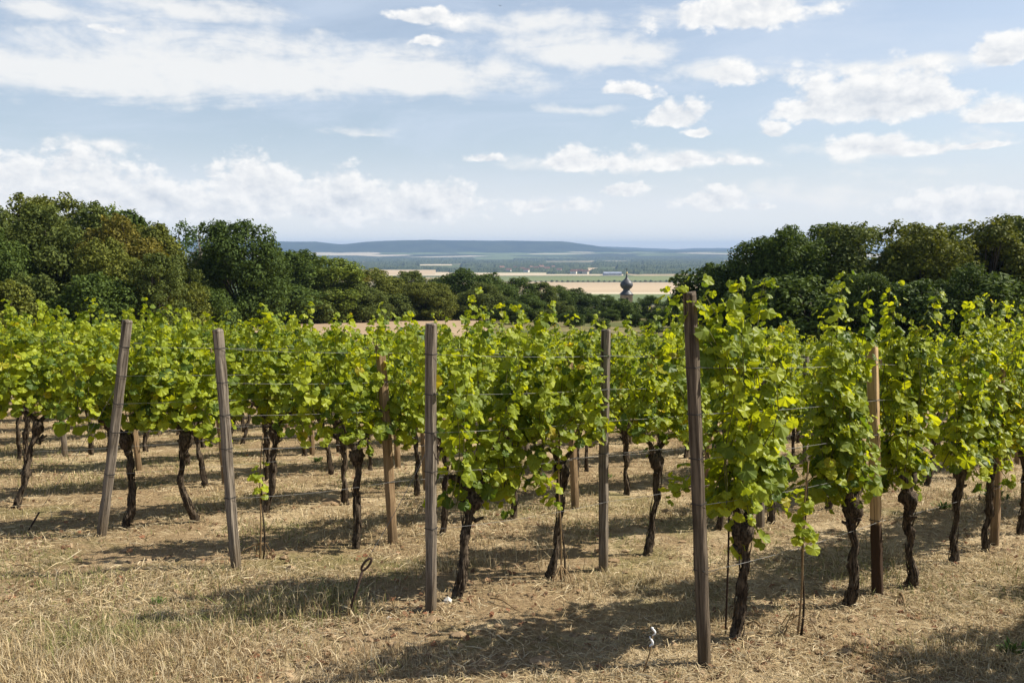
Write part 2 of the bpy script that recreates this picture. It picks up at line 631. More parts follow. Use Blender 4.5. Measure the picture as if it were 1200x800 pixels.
vr, vg, vb = n.sep(v.outputs['Color'])
fi = n.mix(n.ss(vr, .30, .32), (0.42, 0.37, 0.28), (0.12, 0.15, 0.07))
fi = n.mix(n.ss(vg, .58, .60), fi, (0.04, 0.05, 0.03))
edge = n.m('ADD', hz, n.m('MULTIPLY', n.m('SUBTRACT', n.noise(p, .0018, 4, .6), .5), 46))
c = n.mix(n.ss(edge, -38, -30), fi, fo)
finish(n, principled(n, c, 0.95, 0.02).outputs[0])
M['hill'] = m

# ------------------------------------------------------------------ SETTING: ground, fields, hills, road
rr = np.concatenate([[0.0], np.geomspace(0.6, 15500, 330)])
aa = np.concatenate([np.linspace(-48, 48, 221), np.linspace(48, 312, 90)[1:-1]])
aa = np.radians(aa)
G = np.stack([np.outer(rr, np.sin(aa)), np.outer(rr, np.cos(aa))], -1)
gz = terrain(G[..., 0], G[..., 1])
GV = np.concatenate([G, gz[..., None]], -1).reshape(-1, 3)
nr, na = len(rr), len(aa)
ii, jj = np.meshgrid(np.arange(nr - 1), np.arange(na), indexing='ij')
j2 = (jj + 1) % na
GF = np.stack([ii * na + jj, (ii + 1) * na + jj, (ii + 1) * na + j2, ii * na + j2], -1).reshape(-1, 4)[:, ::-1]
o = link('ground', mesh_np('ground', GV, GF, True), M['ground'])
tag(o, kind='structure')


def sheet(name, poly_rows, mat, dz):
    """poly_rows: list of (y, x0, x1); draped sheet"""
    nx = 24
    V = []
    for (y, x0, x1) in poly_rows:
        xs = np.linspace(x0, x1, nx)
        V.append(np.stack([xs, np.full(nx, y), terrain(xs, np.full(nx, y)) + dz], 1))
    V = np.concatenate(V)
    k = len(poly_rows)
    i, j = np.meshgrid(np.arange(k - 1), np.arange(nx - 1), indexing='ij')
    f = np.stack([i * nx + j, i * nx + j + 1, (i + 1) * nx + j + 1, (i + 1) * nx + j], -1).reshape(-1, 4)
    return tag(link(name, mesh_np(name, V, f, True), mat), kind='structure')


sheet('stubble_field', [(y, -75 - (y - 60) * .1, -.035 * y + .4) for y in np.linspace(62, 150, 23)], M['stubble'], 0.12)


def far_field(name, px0, px1, y0, y1, mat, dz=0.5, slant=0):
    d0 = -PLAIN / ((y0 - HOR) / F)
    d1 = -PLAIN / ((y1 - HOR) / F)     # y1 > y0 : nearer
    rows = []
    for t in np.linspace(0, 1, 6):
        D = d1 + (d0 - d1) * t
        rows.append((D, (px0 - 600 - slant * t) / F * D, (px1 - 600 + slant * t) / F * D))
    sheet(name, rows, mat, dz)


far_field('tan_field', 380, 522, 316.0, 323, M['tanfield'], .5, 10)
far_field('pale_field', 510, 640, 319.5, 323, M['palefield'], .6)
far_field('green_field', 540, 862, 323.2, 329, M['greenfield'], .5)
far_field('pale_field', 430, 730, 321.2, 323, M['palefield'], .8)
far_field('tan_field', 600, 900, 330.6, 342.2, M['tanfield'], .5)
far_field('pale_field', 600, 880, 342.3, 344.4, M['palefield'], .5)
far_field('green_field', 560, 880, 344.5, 356, M['greenfield'], .5)
far_field('pale_field', 765, 835, 315.6, 316.8, M['palefield'], .7)
far_field('tan_field', 660, 700, 313.8, 317, M['tanfield'], .7)
far_field('pale_field', 480, 530, 309.5, 311.0, M['palefield'], .7)

# hills: a broad height field with a steep wooded scarp
hx = np.linspace(-9500, 9500, 240)
hy = np.linspace(6600, 14800, 90)
HX, HY = np.meshgrid(hx, hy)


def ridge(X, Y):
    pxx = 600 + F * X / Y
    # crest level of the photographed skyline
    keys = [(-400, 286), (0, 284), (200, 282), (310, 284.0), (372, 283.6), (402, 286.5), (430, 284), (505, 281.6), (660, 283), (690, 287), (722, 291.5), (760, 294), (1000, 294), (1700, 292)]
    crest = np.interp(pxx, [k[0] for k in keys], [k[1] for k in keys])
    keys2 = [(-400, 288), (300, 289), (660, 288.5), (720, 289.5), (790, 292.6), (815, 291), (850, 291.5), (900, 293), (1300, 290), (1700, 289)]
    crest2 = np.interp(pxx, [k[0] for k in keys2], [k[1] for k in keys2])
    z1 = (HOR - crest) / F * 9900
    z2 = (HOR - crest2) / F * 13200
    t = np.clip((Y - 8500 - 200 * np.sin(X / 900)) / 1300, 0, 1)
    t = t * t * (3 - 2 * t)
    foot = PLAIN - 3 + np.clip((Y - 6700) / 1900, 0, 1) ** 1.3 * 50
    a = foot + (z1 - foot) * t
    t2 = np.clip((Y - 11600) / 1500, 0, 1)
    t2 = t2 * t2 * (3 - 2 * t2)
    back = np.clip((Y - 10200) / 1200, 0, 1)
    a = a * (1 - back) + np.minimum(a, foot) * back
    z = a + (z2 - a) * t2
    nz = smooth_noise(X / 700, Y / 700, 5) * 9 + smooth_noise(X / 260, Y / 260, 6) * 4
    return z + nz * np.clip((Y - 8300) / 800, 0, 1)


HZ = ridge(HX, HY)
HV = np.stack([HX, HY, HZ], -1).reshape(-1, 3)
i, j = np.meshgrid(np.arange(89), np.arange(239), indexing='ij')
HFc = np.stack([i * 240 + j, i * 240 + j + 1, (i + 1) * 240 + j + 1, (i + 1) * 240 + j], -1).reshape(-1, 4)
tag(link('hills', mesh_np('hills', HV, HFc, True), M['hill']), kind='structure')

# far woods on the plain: bumpy canopy patches with real height
rng = np.random.default_rng(11)
mb = MB()


def wood_patch(px0, px1, y0, y1, hgt, ox=0):
    d0 = -PLAIN / ((y0 - HOR) / F)
    d1 = -PLAIN / ((y1 - HOR) / F)
    nx = int(min(150, max(20, (px1 - px0) * .8)))
    ny = 10
    V = []
    for t in np.linspace(0, 1, ny):
        D = d1 + (d0 - d1) * t
        xs = np.linspace(px0, px1, nx)
        X = (xs - 600) / F * D
        e = np.minimum(np.minimum(t, 1 - t) * 6, 1)
        ex = np.minimum(np.minimum(np.arange(nx), np.arange(nx)[::-1]) / 3.0, 1)
        Dj = D + (smooth_noise(xs / 9.0, xs * 0 + px0, 8) * 0.12) * (d0 - d1) * (1 if 0 < t < 1 else .8)
        H = hgt * (0.75 + .45 * rng.random(nx)) * np.minimum(e, ex)
        V.append(np.stack([X, Dj, np.full(nx, PLAIN - .5) + H], 1))
    V = np.concatenate(V)
    i, j = np.meshgrid(np.arange(ny - 1), np.arange(nx - 1), indexing='ij')
    mb.add(V, [np.stack([i * nx + j, i * nx + j + 1, (i + 1) * nx + j + 1, (i + 1) * nx + j], -1).reshape(-1, 4)])


for a in [(300, 495, 307.5, 313.5, 15), (490, 640, 306, 309.5, 15), (540, 720, 309.6, 313.5, 14), (330, 560, 303.5, 306.0, 16), (360, 520, 313.8, 315.4, 12),
          (560, 690, 314.5, 318.5, 10), (690, 860, 307.5, 312.5, 16), (720, 870, 312.6, 315.3, 16), (690, 830, 317.2, 321.0, 13),
          (830, 870, 316.5, 321.5, 13), (600, 690, 303.5, 305.6, 16), (680, 860, 302.6, 304.6, 16), (640, 720, 319.3, 320.6, 9),
          (510, 600, 315.0, 319.0, 11), (740, 850, 304.8, 307.0, 14), (380, 480, 300.6, 302.0, 14), (200, 300, 304, 312, 15), (880, 1300, 305, 318, 15)]:
    wood_patch(*a)
tag(link('far_woods', mb.mesh('far_woods', False), M['farwood']), 'dark distant woods lying in bands across the plain below the hills', 'woods', kind='stuff')


def plain_pt(px, py):
    D = -PLAIN / ((py - HOR) / F)
    return Vector(((px - 600) / F * D, D, PLAIN))


# road with cars on the plain, right of the tall post
pts = [plain_pt(*q) for q in [(797, 352), (799, 343), (803, 336), (808, 331), (815, 327.6), (824, 325.6), (838, 324.3), (856, 323.4)]]
V = []
fine_pts = []
for a, b in zip(pts[:-1], pts[1:]):
    for t in np.linspace(0, 1, 6, endpoint=False):
        fine_pts.append(a.lerp(b, t))
fine_pts = np.array(fine_pts)
tg = np.gradient(fine_pts, axis=0)
nn = np.stack([tg[:, 1], -tg[:, 0], 0 * tg[:, 0]], 1)
nn /= np.linalg.norm(nn, axis=1)[:, None]


def ribbon(off0, off1, dz):
    L = fine_pts + nn * off0
    Rr = fine_pts + nn * off1
    V = np.empty((2 * len(L), 3))
    V[0::2] = L
    V[1::2] = Rr
    V[:, 2] = PLAIN + dz
    i = np.arange(len(L) - 1)
    return V, np.stack([2 * i, 2 * i + 1, 2 * i + 3, 2 * i + 2], 1)


tag(link('road', mesh_np('road', *ribbon(-7, 7, 1.2)), M['asphalt']), kind='structure')
tag(link('road_verge', mesh_np('road_verge', *ribbon(-17, 22, 1.0)), M['palefield']), kind='structure')


def make_car():
    r = empty('car', (0, 0, 0))
    b = MB()
    prof = np.array([[-2.1, .3], [2.1, .3], [2.15, .75], [1.1, .9], [.5, 1.45], [-1.2, 1.45], [-1.8, .95], [-2.15, .9]])
    k = len(prof)
    vv = np.concatenate([np.stack([prof[:, 0], np.full(k, s), prof[:, 1]], 1) for s in (-.85, .85)])
    i = np.arange(k)
    b.add(vv, [np.stack([i, (i + 1) % k, (i + 1) % k + k, i + k], 1), i[None, ::-1], (i + k)[None, :]])
    link('body', b.mesh('car_body'), M['carpaint'], r)
    g = MB()
    g.box((-.35, 0, 1.2), (1.5, 1.74, .34))
    link('windows', g.mesh('car_windows'), M['glassdark'], r)
    for sx in (-1.3, 1.3):
        for sy in (-.8, .8):
            q = MB()
            q.tube([(sx, sy - .1, .32), (sx, sy + .1, .32)], .32, 10)
            link('wheel', q.mesh('car_wheel'), M['tie'], r)
    return r


def copy_tree(o, parent=None):
    c = o.copy()
    COL.objects.link(c)
    if parent is not None:
        c.parent = parent
    for ch in list(o.children):
        copy_tree(ch, c)
    return c


car0 = make_car()
cars = [(806, 333.0, (.10, .16, .4), 'dark blue car nearest on the distant road right of the tall post'),
        (811, 329.4, (.75, .77, .8), 'pale car on the distant road beyond the dark blue car'),
        (817.5, 327.0, (.05, .05, .06), 'black car in the bend of the distant road')]
for i, (px, py, colr, lab) in enumerate(cars):
    c = car0 if i == 0 else copy_tree(car0)
    q = plain_pt(px, py)
    k = int(np.argmin(np.linalg.norm(fine_pts - np.array(q), axis=1)))
    c.location = (fine_pts[k][0] + 2, fine_pts[k][1], PLAIN + 1.22)
    c.rotation_euler = (0, 0, math.atan2(tg[k][1], tg[k][0]))
    for ch in c.children:
        if ch.name.startswith('body'):
            ch.color = (*colr, 1)
    tag(c, lab, 'car', 'cars on the distant road')

# ------------------------------------------------------------------ village houses, hall, hedge, church tower
hp = [(588, 313.2), (604, 312.6), (612, 314.2), (622, 311.8), (628, 313.6), (634, 312.4), (641, 314.6), (617, 316.2),
      (596, 316.0), (648, 311.5), (672, 318.2), (679, 317.8), (686, 318.3), (655, 315.8)]
hl = ['leftmost cream house of the far village', 'cream house second from the left in the far village', 'low tan house left of the village middle',
      'highest white house standing at the village middle', 'ochre house just below the highest white house', 'white house right of the village middle',
      'cream house at the right of the village cluster', 'front tan house below the village middle', 'front left white house at the village foot',
      'small pale house alone above the village right end', 'left one of three red roofed houses below the village', 'middle one of three red roofed houses below the village',
      'right one of three red roofed houses below the village', 'pale house between the village and three red roofs']
rng = np.random.default_rng(5)
house_meshes = None


def make_house():
    r = empty('house', (0, 0, 0))
    b = MB()
    b.box((0, 0, 3), (14, 10, 6))
    link('wall', b.mesh('house_wall'), M['render_wall'], r)
    t = MB()
    v = np.array([[-7.6, -5.8, 5.8], [7.6, -5.8, 5.8], [7.6, 5.8, 5.8], [-7.6, 5.8, 5.8], [-7.6, 0, 10.5], [7.6, 0, 10.5]])
    t.add(v, [np.array([[0, 1, 5, 4], [2, 3, 4, 5], [3, 2, 1, 0]]), np.array([[1, 2, 5], [3, 0, 4]])])
    link('roof', t.mesh('house_roof'), M['tile'], r)
    return r


h0 = make_house()
for i, (px, py) in enumerate(hp):
    h = h0 if i == 0 else copy_tree(h0)
    h.location = plain_pt(px, py + 2.4)
    s = float(rng.uniform(1.1, 1.7))
    h.scale = (s, s, s)
    h.rotation_euler = (0, 0, float(rng.uniform(-.6, .6)))
    tint = [(1, .95, .85, 1), (1.1, 1.1, 1.1, 1), (.8, .65, .45, 1)][int(rng.integers(3))]
    for ch in h.children:
        if ch.name.startswith('wall'):
            ch.color = tint
    tag(h, hl[i], 'house', 'houses of the far village')
r = empty('industrial_hall', plain_pt(717, 322.5), 0.1)
b = MB()
b.box((0, 0, 4.5), (62, 28, 9))
link('wall', b.mesh('hall_wall'), M['render_wall'], r).color = (.5, .6, .8, 1)
b = MB()
v = np.array([[-32, -15, 9], [32, -15, 9], [32, 15, 9], [-32, 15, 9], [-32, 0, 12.5], [32, 0, 12.5]])
b.add(v, [np.array([[0, 1, 5, 4], [2, 3, 4, 5], [3, 2, 1, 0]]), np.array([[1, 2, 5], [3, 0, 4]])])
link('roof', b.mesh('hall_roof'), M['metalroof'], r)
tag(r, 'long low blue grey hall on the plain beyond the church dome', 'hall')

# church tower with onion dome (stands in the valley behind the wood)
CT = 285.0
cx = (734 - 600) / F * CT
ctz = (HOR - 345.0) / F * CT          # eaves level
gzt = float(terrain(cx, CT))
r = empty('church_tower', (cx, CT, gzt))
tw = 3.9
hb_ = ctz - gzt
b = MB()
b.box((0, 0, hb_ / 2), (tw, tw, hb_))
wall = link('tower_wall', b.mesh('tower_wall'), M['stonewall'], r)
b = MB()
b.box((0, 0, hb_ + .12), (tw + .5, tw + .5, .3))
link('cornice', b.mesh('tower_cornice'), M['slate'], r)
for sx, sy in ((0, -1), (1, 0), (-1, 0), (0, 1)):
    b = MB()
    wv = []
    prof = [(-.45, 0), (.45, 0), (.45, 1.3)] + [(.45 * math.cos(t), 1.3 + .45 * math.sin(t)) for t in np.linspace(0, math.pi, 7)[1:]]
    k = len(prof)
    base = []
    for off in (tw / 2 - .1, tw / 2 + .03):
        for (u, z) in prof:
            base.append((u if sx == 0 else sx * off, sy * off if sx == 0 else u, hb_ - 2.6 + z))
    i = np.arange(k)
    b.add(np.array(base), [np.stack([i, (i + 1) % k, (i + 1) % k + k, i + k], 1), i[None, ::-1], (i + k)[None, :]])
    link('belfry_window', b.mesh('belfry_window'), M['tie'], wall)
prof = [(2.3, .27), (2.05, .7), (1.55, 1.15), (1.2, 1.55), (1.15, 1.9), (1.35, 2.1), (1.85, 2.5), (2.22, 3.1), (2.3, 3.7), (2.05, 4.35), (1.55, 4.9), (1.0, 5.35), (.6, 5.75), (.38, 6.2), (.27, 6.8), (.2, 7.6)]
k = 24
a = np.linspace(0, 2 * np.pi, k, endpoint=False)
V = np.concatenate([np.stack([q * np.cos(a) * (1 if z > 1.2 else 1), q * np.sin(a), np.full(k, hb_ + z)], 1) for q, z in prof])
i, j = np.meshgrid(np.arange(len(prof) - 1), np.arange(k), indexing='ij')
j2 = (j + 1) % k
f = np.stack([i * k + j, i * k + j2, (i + 1) * k + j2, (i + 1) * k + j], -1).reshape(-1, 4)
dome = link('onion_dome', mesh_np('onion_dome', V, [f, ((len(prof) - 1) * k + np.arange(k))[None, :]], True), M['slate'], r)
b = MB()
b.tube([(0, 0, hb_ + 7.5), (0, 0, hb_ + 9.3)], .09, 6)
b.box((0, 0, hb_ + 9.0), (.7, .1, .1))
link('spire_cross', b.mesh('spire_cross'), M['slate'], dome)
b = MB()
th = np.linspace(0, math.pi, 9)
b.tube(np.stack([0 * th, 0 * th, hb_ + 7.7 - .32 * np.cos(th)], 1), np.maximum(.32 * np.sin(th), .01), 12)
link('gilded_ball', b.mesh('gilded_ball', True), M['gold'], dome)
tag(r, 'church tower with dark slate onion dome rising behind the wood', 'church tower')

# ------------------------------------------------------------------ trees
def leaf_cloud(centres, radii, per, size, rng, flat=0.95):
    """small bent leaf clumps spread over and inside lobes; returns verts, faces, tint"""
    C = []
    N = []
    for c, r_ in zip(centres, radii):
        k = max(12, int(per * r_ * r_))
        d = rng.normal(size=(k, 3))
        d /= np.linalg.norm(d, axis=1)[:, None]
        d[:, 2] = np.where(d[:, 2] < -0.8, -d[:, 2], d[:, 2])
        rad = r_ * (rng.random(k) ** 0.33) * (0.8 + .32 * rng.random(k))
        C.append(c + d * rad[:, None] * np.array([1, 1, flat]))
        N.append(d)
    C = np.concatenate(C)
    N = np.concatenate(N)
    n_ = len(C)
    N = N + rng.normal(size=(n_, 3)) * 0.55 + np.array([0, 0, .25])
    N /= np.linalg.norm(N, axis=1)[:, None]
    u = np.cross(N, rng.normal(size=(n_, 3)))
    u /= np.linalg.norm(u, axis=1)[:, None] + 1e-9
    v = np.cross(N, u)
    s = size * rng.uniform(.55, 1.25, n_)[:, None]
    sk = rng.uniform(-.35, .35, (n_, 1))
    V = np.stack([C - u * s, C - v * s * .62 + u * s * sk + N * s * .2, C + u * s, C + v * s * .62 - u * s * sk + N * s * .2], 1).reshape(-1, 3)
    Fq = np.arange(n_ * 4).reshape(-1, 4)
    F3 = np.concatenate([Fq[:, [0, 1, 2]], Fq[:, [0, 2, 3]]])
    t = np.clip(rng.normal(.5, .22, n_), 0, 1)
    g = rng.random(n_) * .925
    tint = np.repeat(np.stack([t, g, np.zeros(n_)], 1), 4, 0)
    return V, F3, tint


def make_tree_meshes(seed, H, W, kind='broad'):
    rng = np.random.default_rng(seed)
    tb = MB()
    th = H * (.3 if kind == 'broad' else .18)
    lean = rng.normal(0, .03, 2) * H
    ts = np.linspace(0, 1, 9)
    path = np.stack([lean[0] * ts ** 1.5 + .1 * np.sin(ts * 5 + seed), lean[1] * ts ** 1.5 + .1 * np.cos(ts * 4), H * .70 * ts - .3], 1)
    tb.tube(path, (H * .022) * (1 - ts * .85) + .03, 8, rng, .05)
    cs, rs = [], []
    nl = {'broad': 74, 'oak': 76, 'bush': 48, 'loose': 50}[kind]
    for i in range(nl):
        z = rng.uniform(.06, 1.0)
        # crown half-width profile
        prof = math.sqrt(max(.10, 1 - abs(2 * z - 1) ** (2.6 if z > .5 else 2.2)))
        if z < .35:
            prof = max(prof, .72 if kind != 'loose' else .5)
        a_ = rng.uniform(0, 2 * math.pi)
        q = W / 2 * prof * math.sqrt(rng.uniform(.12, 1)) * .84
        r_ = W * rng.uniform(.10, .19) * (1.1 - .25 * z)
        c = np.array([q * math.cos(a_) + lean[0] * z, q * math.sin(a_) + lean[1] * z, r_ * .5 + z * (H - r_ * 1.4)])
        cs.append(c)
        rs.append(r_)
        if i % 3 == 0:
            t0 = max(.12, z * .6)
            p0 = np.array([np.interp(t0, ts, path[:, 0]), np.interp(t0, ts, path[:, 1]), H * .70 * t0 - .3])
            mid_ = (p0 + c) / 2 + rng.normal(0, .2, 3)
            tb.tube([p0, mid_, c], [H * .010, H * .007, .03], 5, rng, .05)
    # little tufts that break the outline
    for i in range(nl):
        k = rng.integers(len(cs))
        d = rng.normal(size=3)
        d[2] = abs(d[2]) * .8
        d /= np.linalg.norm(d)
        if kind == 'loose':
            d *= 1.12
        cs.append(cs[k] + d * rs[k] * .95)
        rs.append(rs[k] * rng.uniform(.22, .42))
    V, Fc, tint = leaf_cloud(cs, rs, 190 if kind != 'loose' else 110, .165, rng)
    crown = mesh_np('tree_crown', V, Fc, False, {'tint': tint})
    return tb.mesh('tree_trunk', True), crown


VAR = {}
for key, (H, W, kind, seed) in {'a': (12, 8.5, 'broad', 1), 'b': (12, 7.5, 'broad', 2), 'c': (12, 9.5, 'broad', 3), 'oak': (12, 9.6, 'oak', 24),
                                'oak2': (12, 8.2, 'oak', 14), 'loose': (12, 7, 'loose', 5), 'bush': (6, 6.5, 'bush', 6), 'bush2': (6, 5.5, 'bush', 7), 'd': (12, 8, 'broad', 8)}.items():
    VAR[key] = (H, make_tree_meshes(seed, H, W, kind))

TINTS = {'green': (1, 1, 1, 1), 'dark': (.72, .86, .72, 1), 'olive': (1.28, 1.14, .85, 1), 'brown': (1.45, 1.02, .8, 1), 'light': (1.35, 1.4, .95, 1),
         'blue': (.7, .9, .95, 1), 'deep': (.58, .72, .62, 1)}


def tree(var, px, ytop, D, tint, label, group, name='deciduous_tree', wscale=1.0, seed=0):
    x = (px - 600) / F * D
    z = float(terrain(x, D))
    ztop = (HOR - ytop) / F * D
    H, (tm, cm) = VAR[var]
    s = (ztop - z) / H * 1.055
    r = empty(name, (x, D, z - .05), seed * 1.7)
    r.scale = (s * wscale, s * wscale, s)
    link('trunk', tm, M['treebark'], r)
    c = link('crown', cm, M['tree'], r)
    c.color = TINTS[tint]
    tag(r, label, 'tree', group)
    return r


GL, GM, GR = 'trees of the left wood', 'trees of the middle wood', 'trees of the right wood'
left = [
    ('a', -30, 236, 74, 'green', 'green tree cut by the left edge of the photo'),
    ('c', 22, 234, 80, 'olive', 'tall olive tree topping the left wood at its left end'),
    ('b', 62, 246, 70, 'green', 'green tree in front of the tall olive one, far left'),
    ('d', 78, 233, 86, 'olive', 'tallest brownish olive tree of the left wood skyline'),
    ('a', 112, 246, 78, 'green', 'mid green tree above the leaning grey post, left wood'),
    ('loose', 126, 245, 88, 'light', 'loose pale crowned tree on the left wood skyline'),
    ('c', 158, 258, 72, 'brown', 'brown tinged tree right above the leaning grey post'),
    ('b', 150, 253, 86, 'dark', 'dark tree behind the brown tinged one'),
    ('oak2', 182, 266, 80, 'olive', 'olive green rounded tree between brown tinged tree and slim tree'),
    ('loose', 213, 263, 92, 'blue', 'slim bluish green tree poking over the left wood'),
    ('bush', 165, 335, 66, 'brown', 'low yellow brown bush at the foot of the left wood'),
    ('d', 220, 300, 74, 'green', 'lower green tree left of the big dark oak'),
    ('oak', 281, 258, 78, 'deep', 'big dark oak standing free at the right end of the left wood'),
    ('bush2', 45, 318, 64, 'green', 'broad green bush low in the left wood at far left'),
    ('bush', 105, 322, 62, 'dark', 'dark green bush low between the left trees'),
    ('bush2', 215, 330, 68, 'olive', 'olive bush beneath the slim bluish tree'),
    ('bush', 252, 338, 72, 'dark', 'dark bush beneath the left side of the big oak'),
    ('c', 0, 262, 66, 'dark', 'dark foliage tree lower at the left edge'),
    ('b', 185, 300, 64, 'green', 'green tree in the lower front of the left wood'),
    ('bush', 5, 330, 60, 'olive', 'olive bush at the lower left edge of the wood'),
    ('a', 130, 285, 66, 'olive', 'olive tree in the front of the left wood above the leaning post'),
    ('a', 255, 292, 96, 'dark', 'shaded tree just behind the big dark oak'),
    ('c', -80, 240, 78, 'dark', 'dark tree beyond the left edge'),
]
for i, (v, px, yt, D, t, lab) in enumerate(left):
    tree(v, px, yt, D, t, lab, GL, wscale=(1.0 if v not in ('bush', 'bush2') else 1.1), seed=i)
mid = [
    ('b', 333, 298, 112, 'dark', 'dark tree next right of the big oak'),
    ('a', 352, 297, 128, 'deep', 'deep green pointed tree right of the big oak'),
    ('d', 380, 303, 118, 'light', 'light green rounded tree at the left of the middle wood'),
    ('loose', 408, 311, 124, 'brown', 'thin brownish tree before the pale field'),
    ('bush', 318, 330, 105, 'dark', 'dark bush at the foot of the big oak, right side'),
    ('bush2', 360, 335, 112, 'green', 'green bush under the deep green pointed tree'),
    ('a', 440, 317, 136, 'olive', 'olive yellow tree at the left of the middle wood'),
    ('c', 425, 330, 120, 'green', 'bright green bushy tree left of the middle wood'),
    ('b', 476, 319, 150, 'green', 'green tree with flat top in the middle wood'),
    ('oak', 500, 330, 132, 'olive', 'broad olive tree above the field, middle wood'),
    ('a', 545, 317, 150, 'deep', 'tall dark domed tree above the third post'),
    ('c', 578, 321, 152, 'dark', 'dark tree right of the tall domed one'),
    ('bush', 462, 345, 128, 'green', 'green bush at the field edge, middle wood'),
    ('bush2', 535, 352, 138, 'light', 'light bush at the field edge above the third post'),
    ('d', 606, 326, 158, 'dark', 'dark green tree at the middle wood, left of the dip'),
    ('bush', 585, 350, 142, 'dark', 'dark bush where the field meets the middle wood'),
    ('b', 632, 332, 160, 'green', 'green tree at the dip of the middle wood'),
    ('a', 655, 336, 165, 'dark', 'dark tree left of the fourth post top'),
    ('c', 682, 338, 168, 'deep', 'deep dark tree left of the church dome'),
    ('oak', 655, 352, 140, 'green', 'green rounded tree lower in front, middle wood'),
    ('d', 706, 345, 172, 'dark', 'dark tree just left of the church tower'),
    ('c', 734, 350, 165, 'deep', 'deep dark tree hiding the foot of the church tower'),
    ('bush', 728, 352, 150, 'dark', 'dark bush crown close before the church tower'),
    ('a', 762, 347, 160, 'deep', 'deep dark tree just right of the church tower'),
    ('c', 792, 346, 140, 'deep', 'dark tree behind the top of the tall post'),
    ('oak', 718, 362, 138, 'dark', 'dark rounded tree low in front of the church tower'),
    ('c', 772, 362, 120, 'deep', 'shaded tree left of the tall post top'),
    ('d', 690, 366, 126, 'dark', 'dark tree low above the fourth post'),
    ('b', 822, 340, 110, 'deep', 'shaded tree just right of the tall post'),
    ('bush', 402, 342, 126, 'olive', 'olive bush at the left field corner under the thin brownish tree'),
    ('bush2', 432, 346, 130, 'dark', 'dark bush left of the green bush at the field edge'),
    ('bush2', 492, 346, 134, 'dark', 'dark round bush under the broad olive tree'),
    ('bush', 512, 344, 140, 'green', 'green bush between broad olive tree and tall domed tree'),
    ('c', 526, 325, 160, 'dark', 'dark tree behind the light bush, left of the tall domed tree'),
    ('a', 460, 326, 160, 'dark', 'dark tree filling the gap left of the flat topped tree'),
    ('c', 560, 332, 138, 'green', 'green rounded tree in front of the tall domed tree'),
    ('bush', 600, 352, 120, 'dark', 'dark bush low right of the third post, middle wood'),
    ('c', 622, 344, 130, 'dark', 'dark broad tree low in the dip of the middle wood'),
    ('bush2', 640, 362, 112, 'green', 'green bush low behind the vines, left of the fourth post'),
    ('bush', 672, 364, 112, 'deep', 'deep green bush low behind the vines at the fourth post'),
    ('bush2', 706, 372, 104, 'dark', 'dark bush lowest right of the fourth post'),
    ('c', 745, 366, 112, 'deep', 'shaded broad tree low before the church tower'),
    ('bush', 765, 374, 96, 'dark', 'dark bush low left of the tall post'),
    ('bush', 800, 358, 100, 'deep', 'shaded bush directly behind the tall post top'),
]
for i, (v, px, yt, D, t, lab) in enumerate(mid):
    tree(v, px, yt, D, t, lab, GM, wscale=1.85 if v not in ('bush', 'bush2') else 1.7, seed=i + 3)
right = [
    ('c', 876, 283, 76, 'deep', 'dark rounded tree at the left end of the right wood'),
    ('bush', 846, 312, 84, 'deep', 'dark bush at the left foot of the right wood'),
    ('a', 925, 272, 74, 'dark', 'dark tree second along the right wood skyline'),
    ('b', 968, 268, 80, 'dark', 'dark narrow tree left of the highest crown, right wood'),
    ('oak', 995, 262, 74, 'green', 'highest broad crown in the middle of the right wood'),
    ('d', 1045, 265, 76, 'olive', 'olive topped tree right of the highest crown'),
    ('a', 1080, 270, 70, 'olive', 'olive tree above the pale yellow post'),
    ('c', 1105, 270, 78, 'green', 'green tree right of the pale yellow post'),
    ('oak2', 1150, 261, 72, 'olive', 'tall olive tree at the right of the right wood'),
    ('b', 1195, 258, 76, 'green', 'tall green tree at the right edge of the photo'),
    ('a', 1240, 262, 72, 'dark', 'dark tree beyond the right edge'),
    ('bush', 905, 325, 66, 'deep', 'dark bush low at the left of the right wood'),
    ('bush2', 950, 322, 64, 'dark', 'dark green bush below the narrow dark tree'),
    ('oak', 1015, 318, 64, 'dark', 'dark lower tree under the highest crown'),
    ('bush', 1065, 330, 62, 'deep', 'deep shaded bush under the olive topped tree'),
    ('c', 1120, 312, 62, 'deep', 'deep shaded tree low right of the pale yellow post'),
    ('bush2', 1180, 318, 60, 'dark', 'dark bush low at the right edge'),
    ('d', 905, 300, 88, 'deep', 'shaded tree behind the left end of the right wood'),
]
for i, (v, px, yt, D, t, lab) in enumerate(right):
    tree(v, px, yt, D, t, lab, GR, wscale=1.15 if v not in ('bush', 'bush2') else 1.3, seed=i + 7)

# dead tree beside the oak
rng = np.random.default_rng(21)
D = 82
x = (236 - 600) / F * D
z = float(terrain(x, D))
b = MB()
Ht = (HOR - 276) / F * D - z
pth = np.stack([.3 * np.sin(np.linspace(0, 3, 8)), .2 * np.cos(np.linspace(0, 4, 8)), np.linspace(0, Ht, 8)], 1)
b.tube(pth, np.linspace(.22, .03, 8), 7, rng, .05)
for k in range(16):
    t0 = rng.uniform(.45, .95)
    p0 = np.array([np.interp(t0 * Ht, pth[:, 2], pth[:, 0]), np.interp(t0 * Ht, pth[:, 2], pth[:, 1]), t0 * Ht])
    a_ = rng.uniform(0, 6.28)
    L = rng.uniform(.8, 1.9) * (1.3 - t0)+.4
    dd = np.array([math.cos(a_), math.sin(a_), rng.uniform(.5, 1.3)])
    p1 = p0 + dd * L * .5
    p2 = p1 + (dd + rng.normal(0, .35, 3)) * L * .5
    b.tube([p0, p1, p2], [.06, .045, .02], 5)
    b.tube([p1, p1 + (dd + rng.normal(0, .6, 3)) * L * .5], [.035, .015], 5)
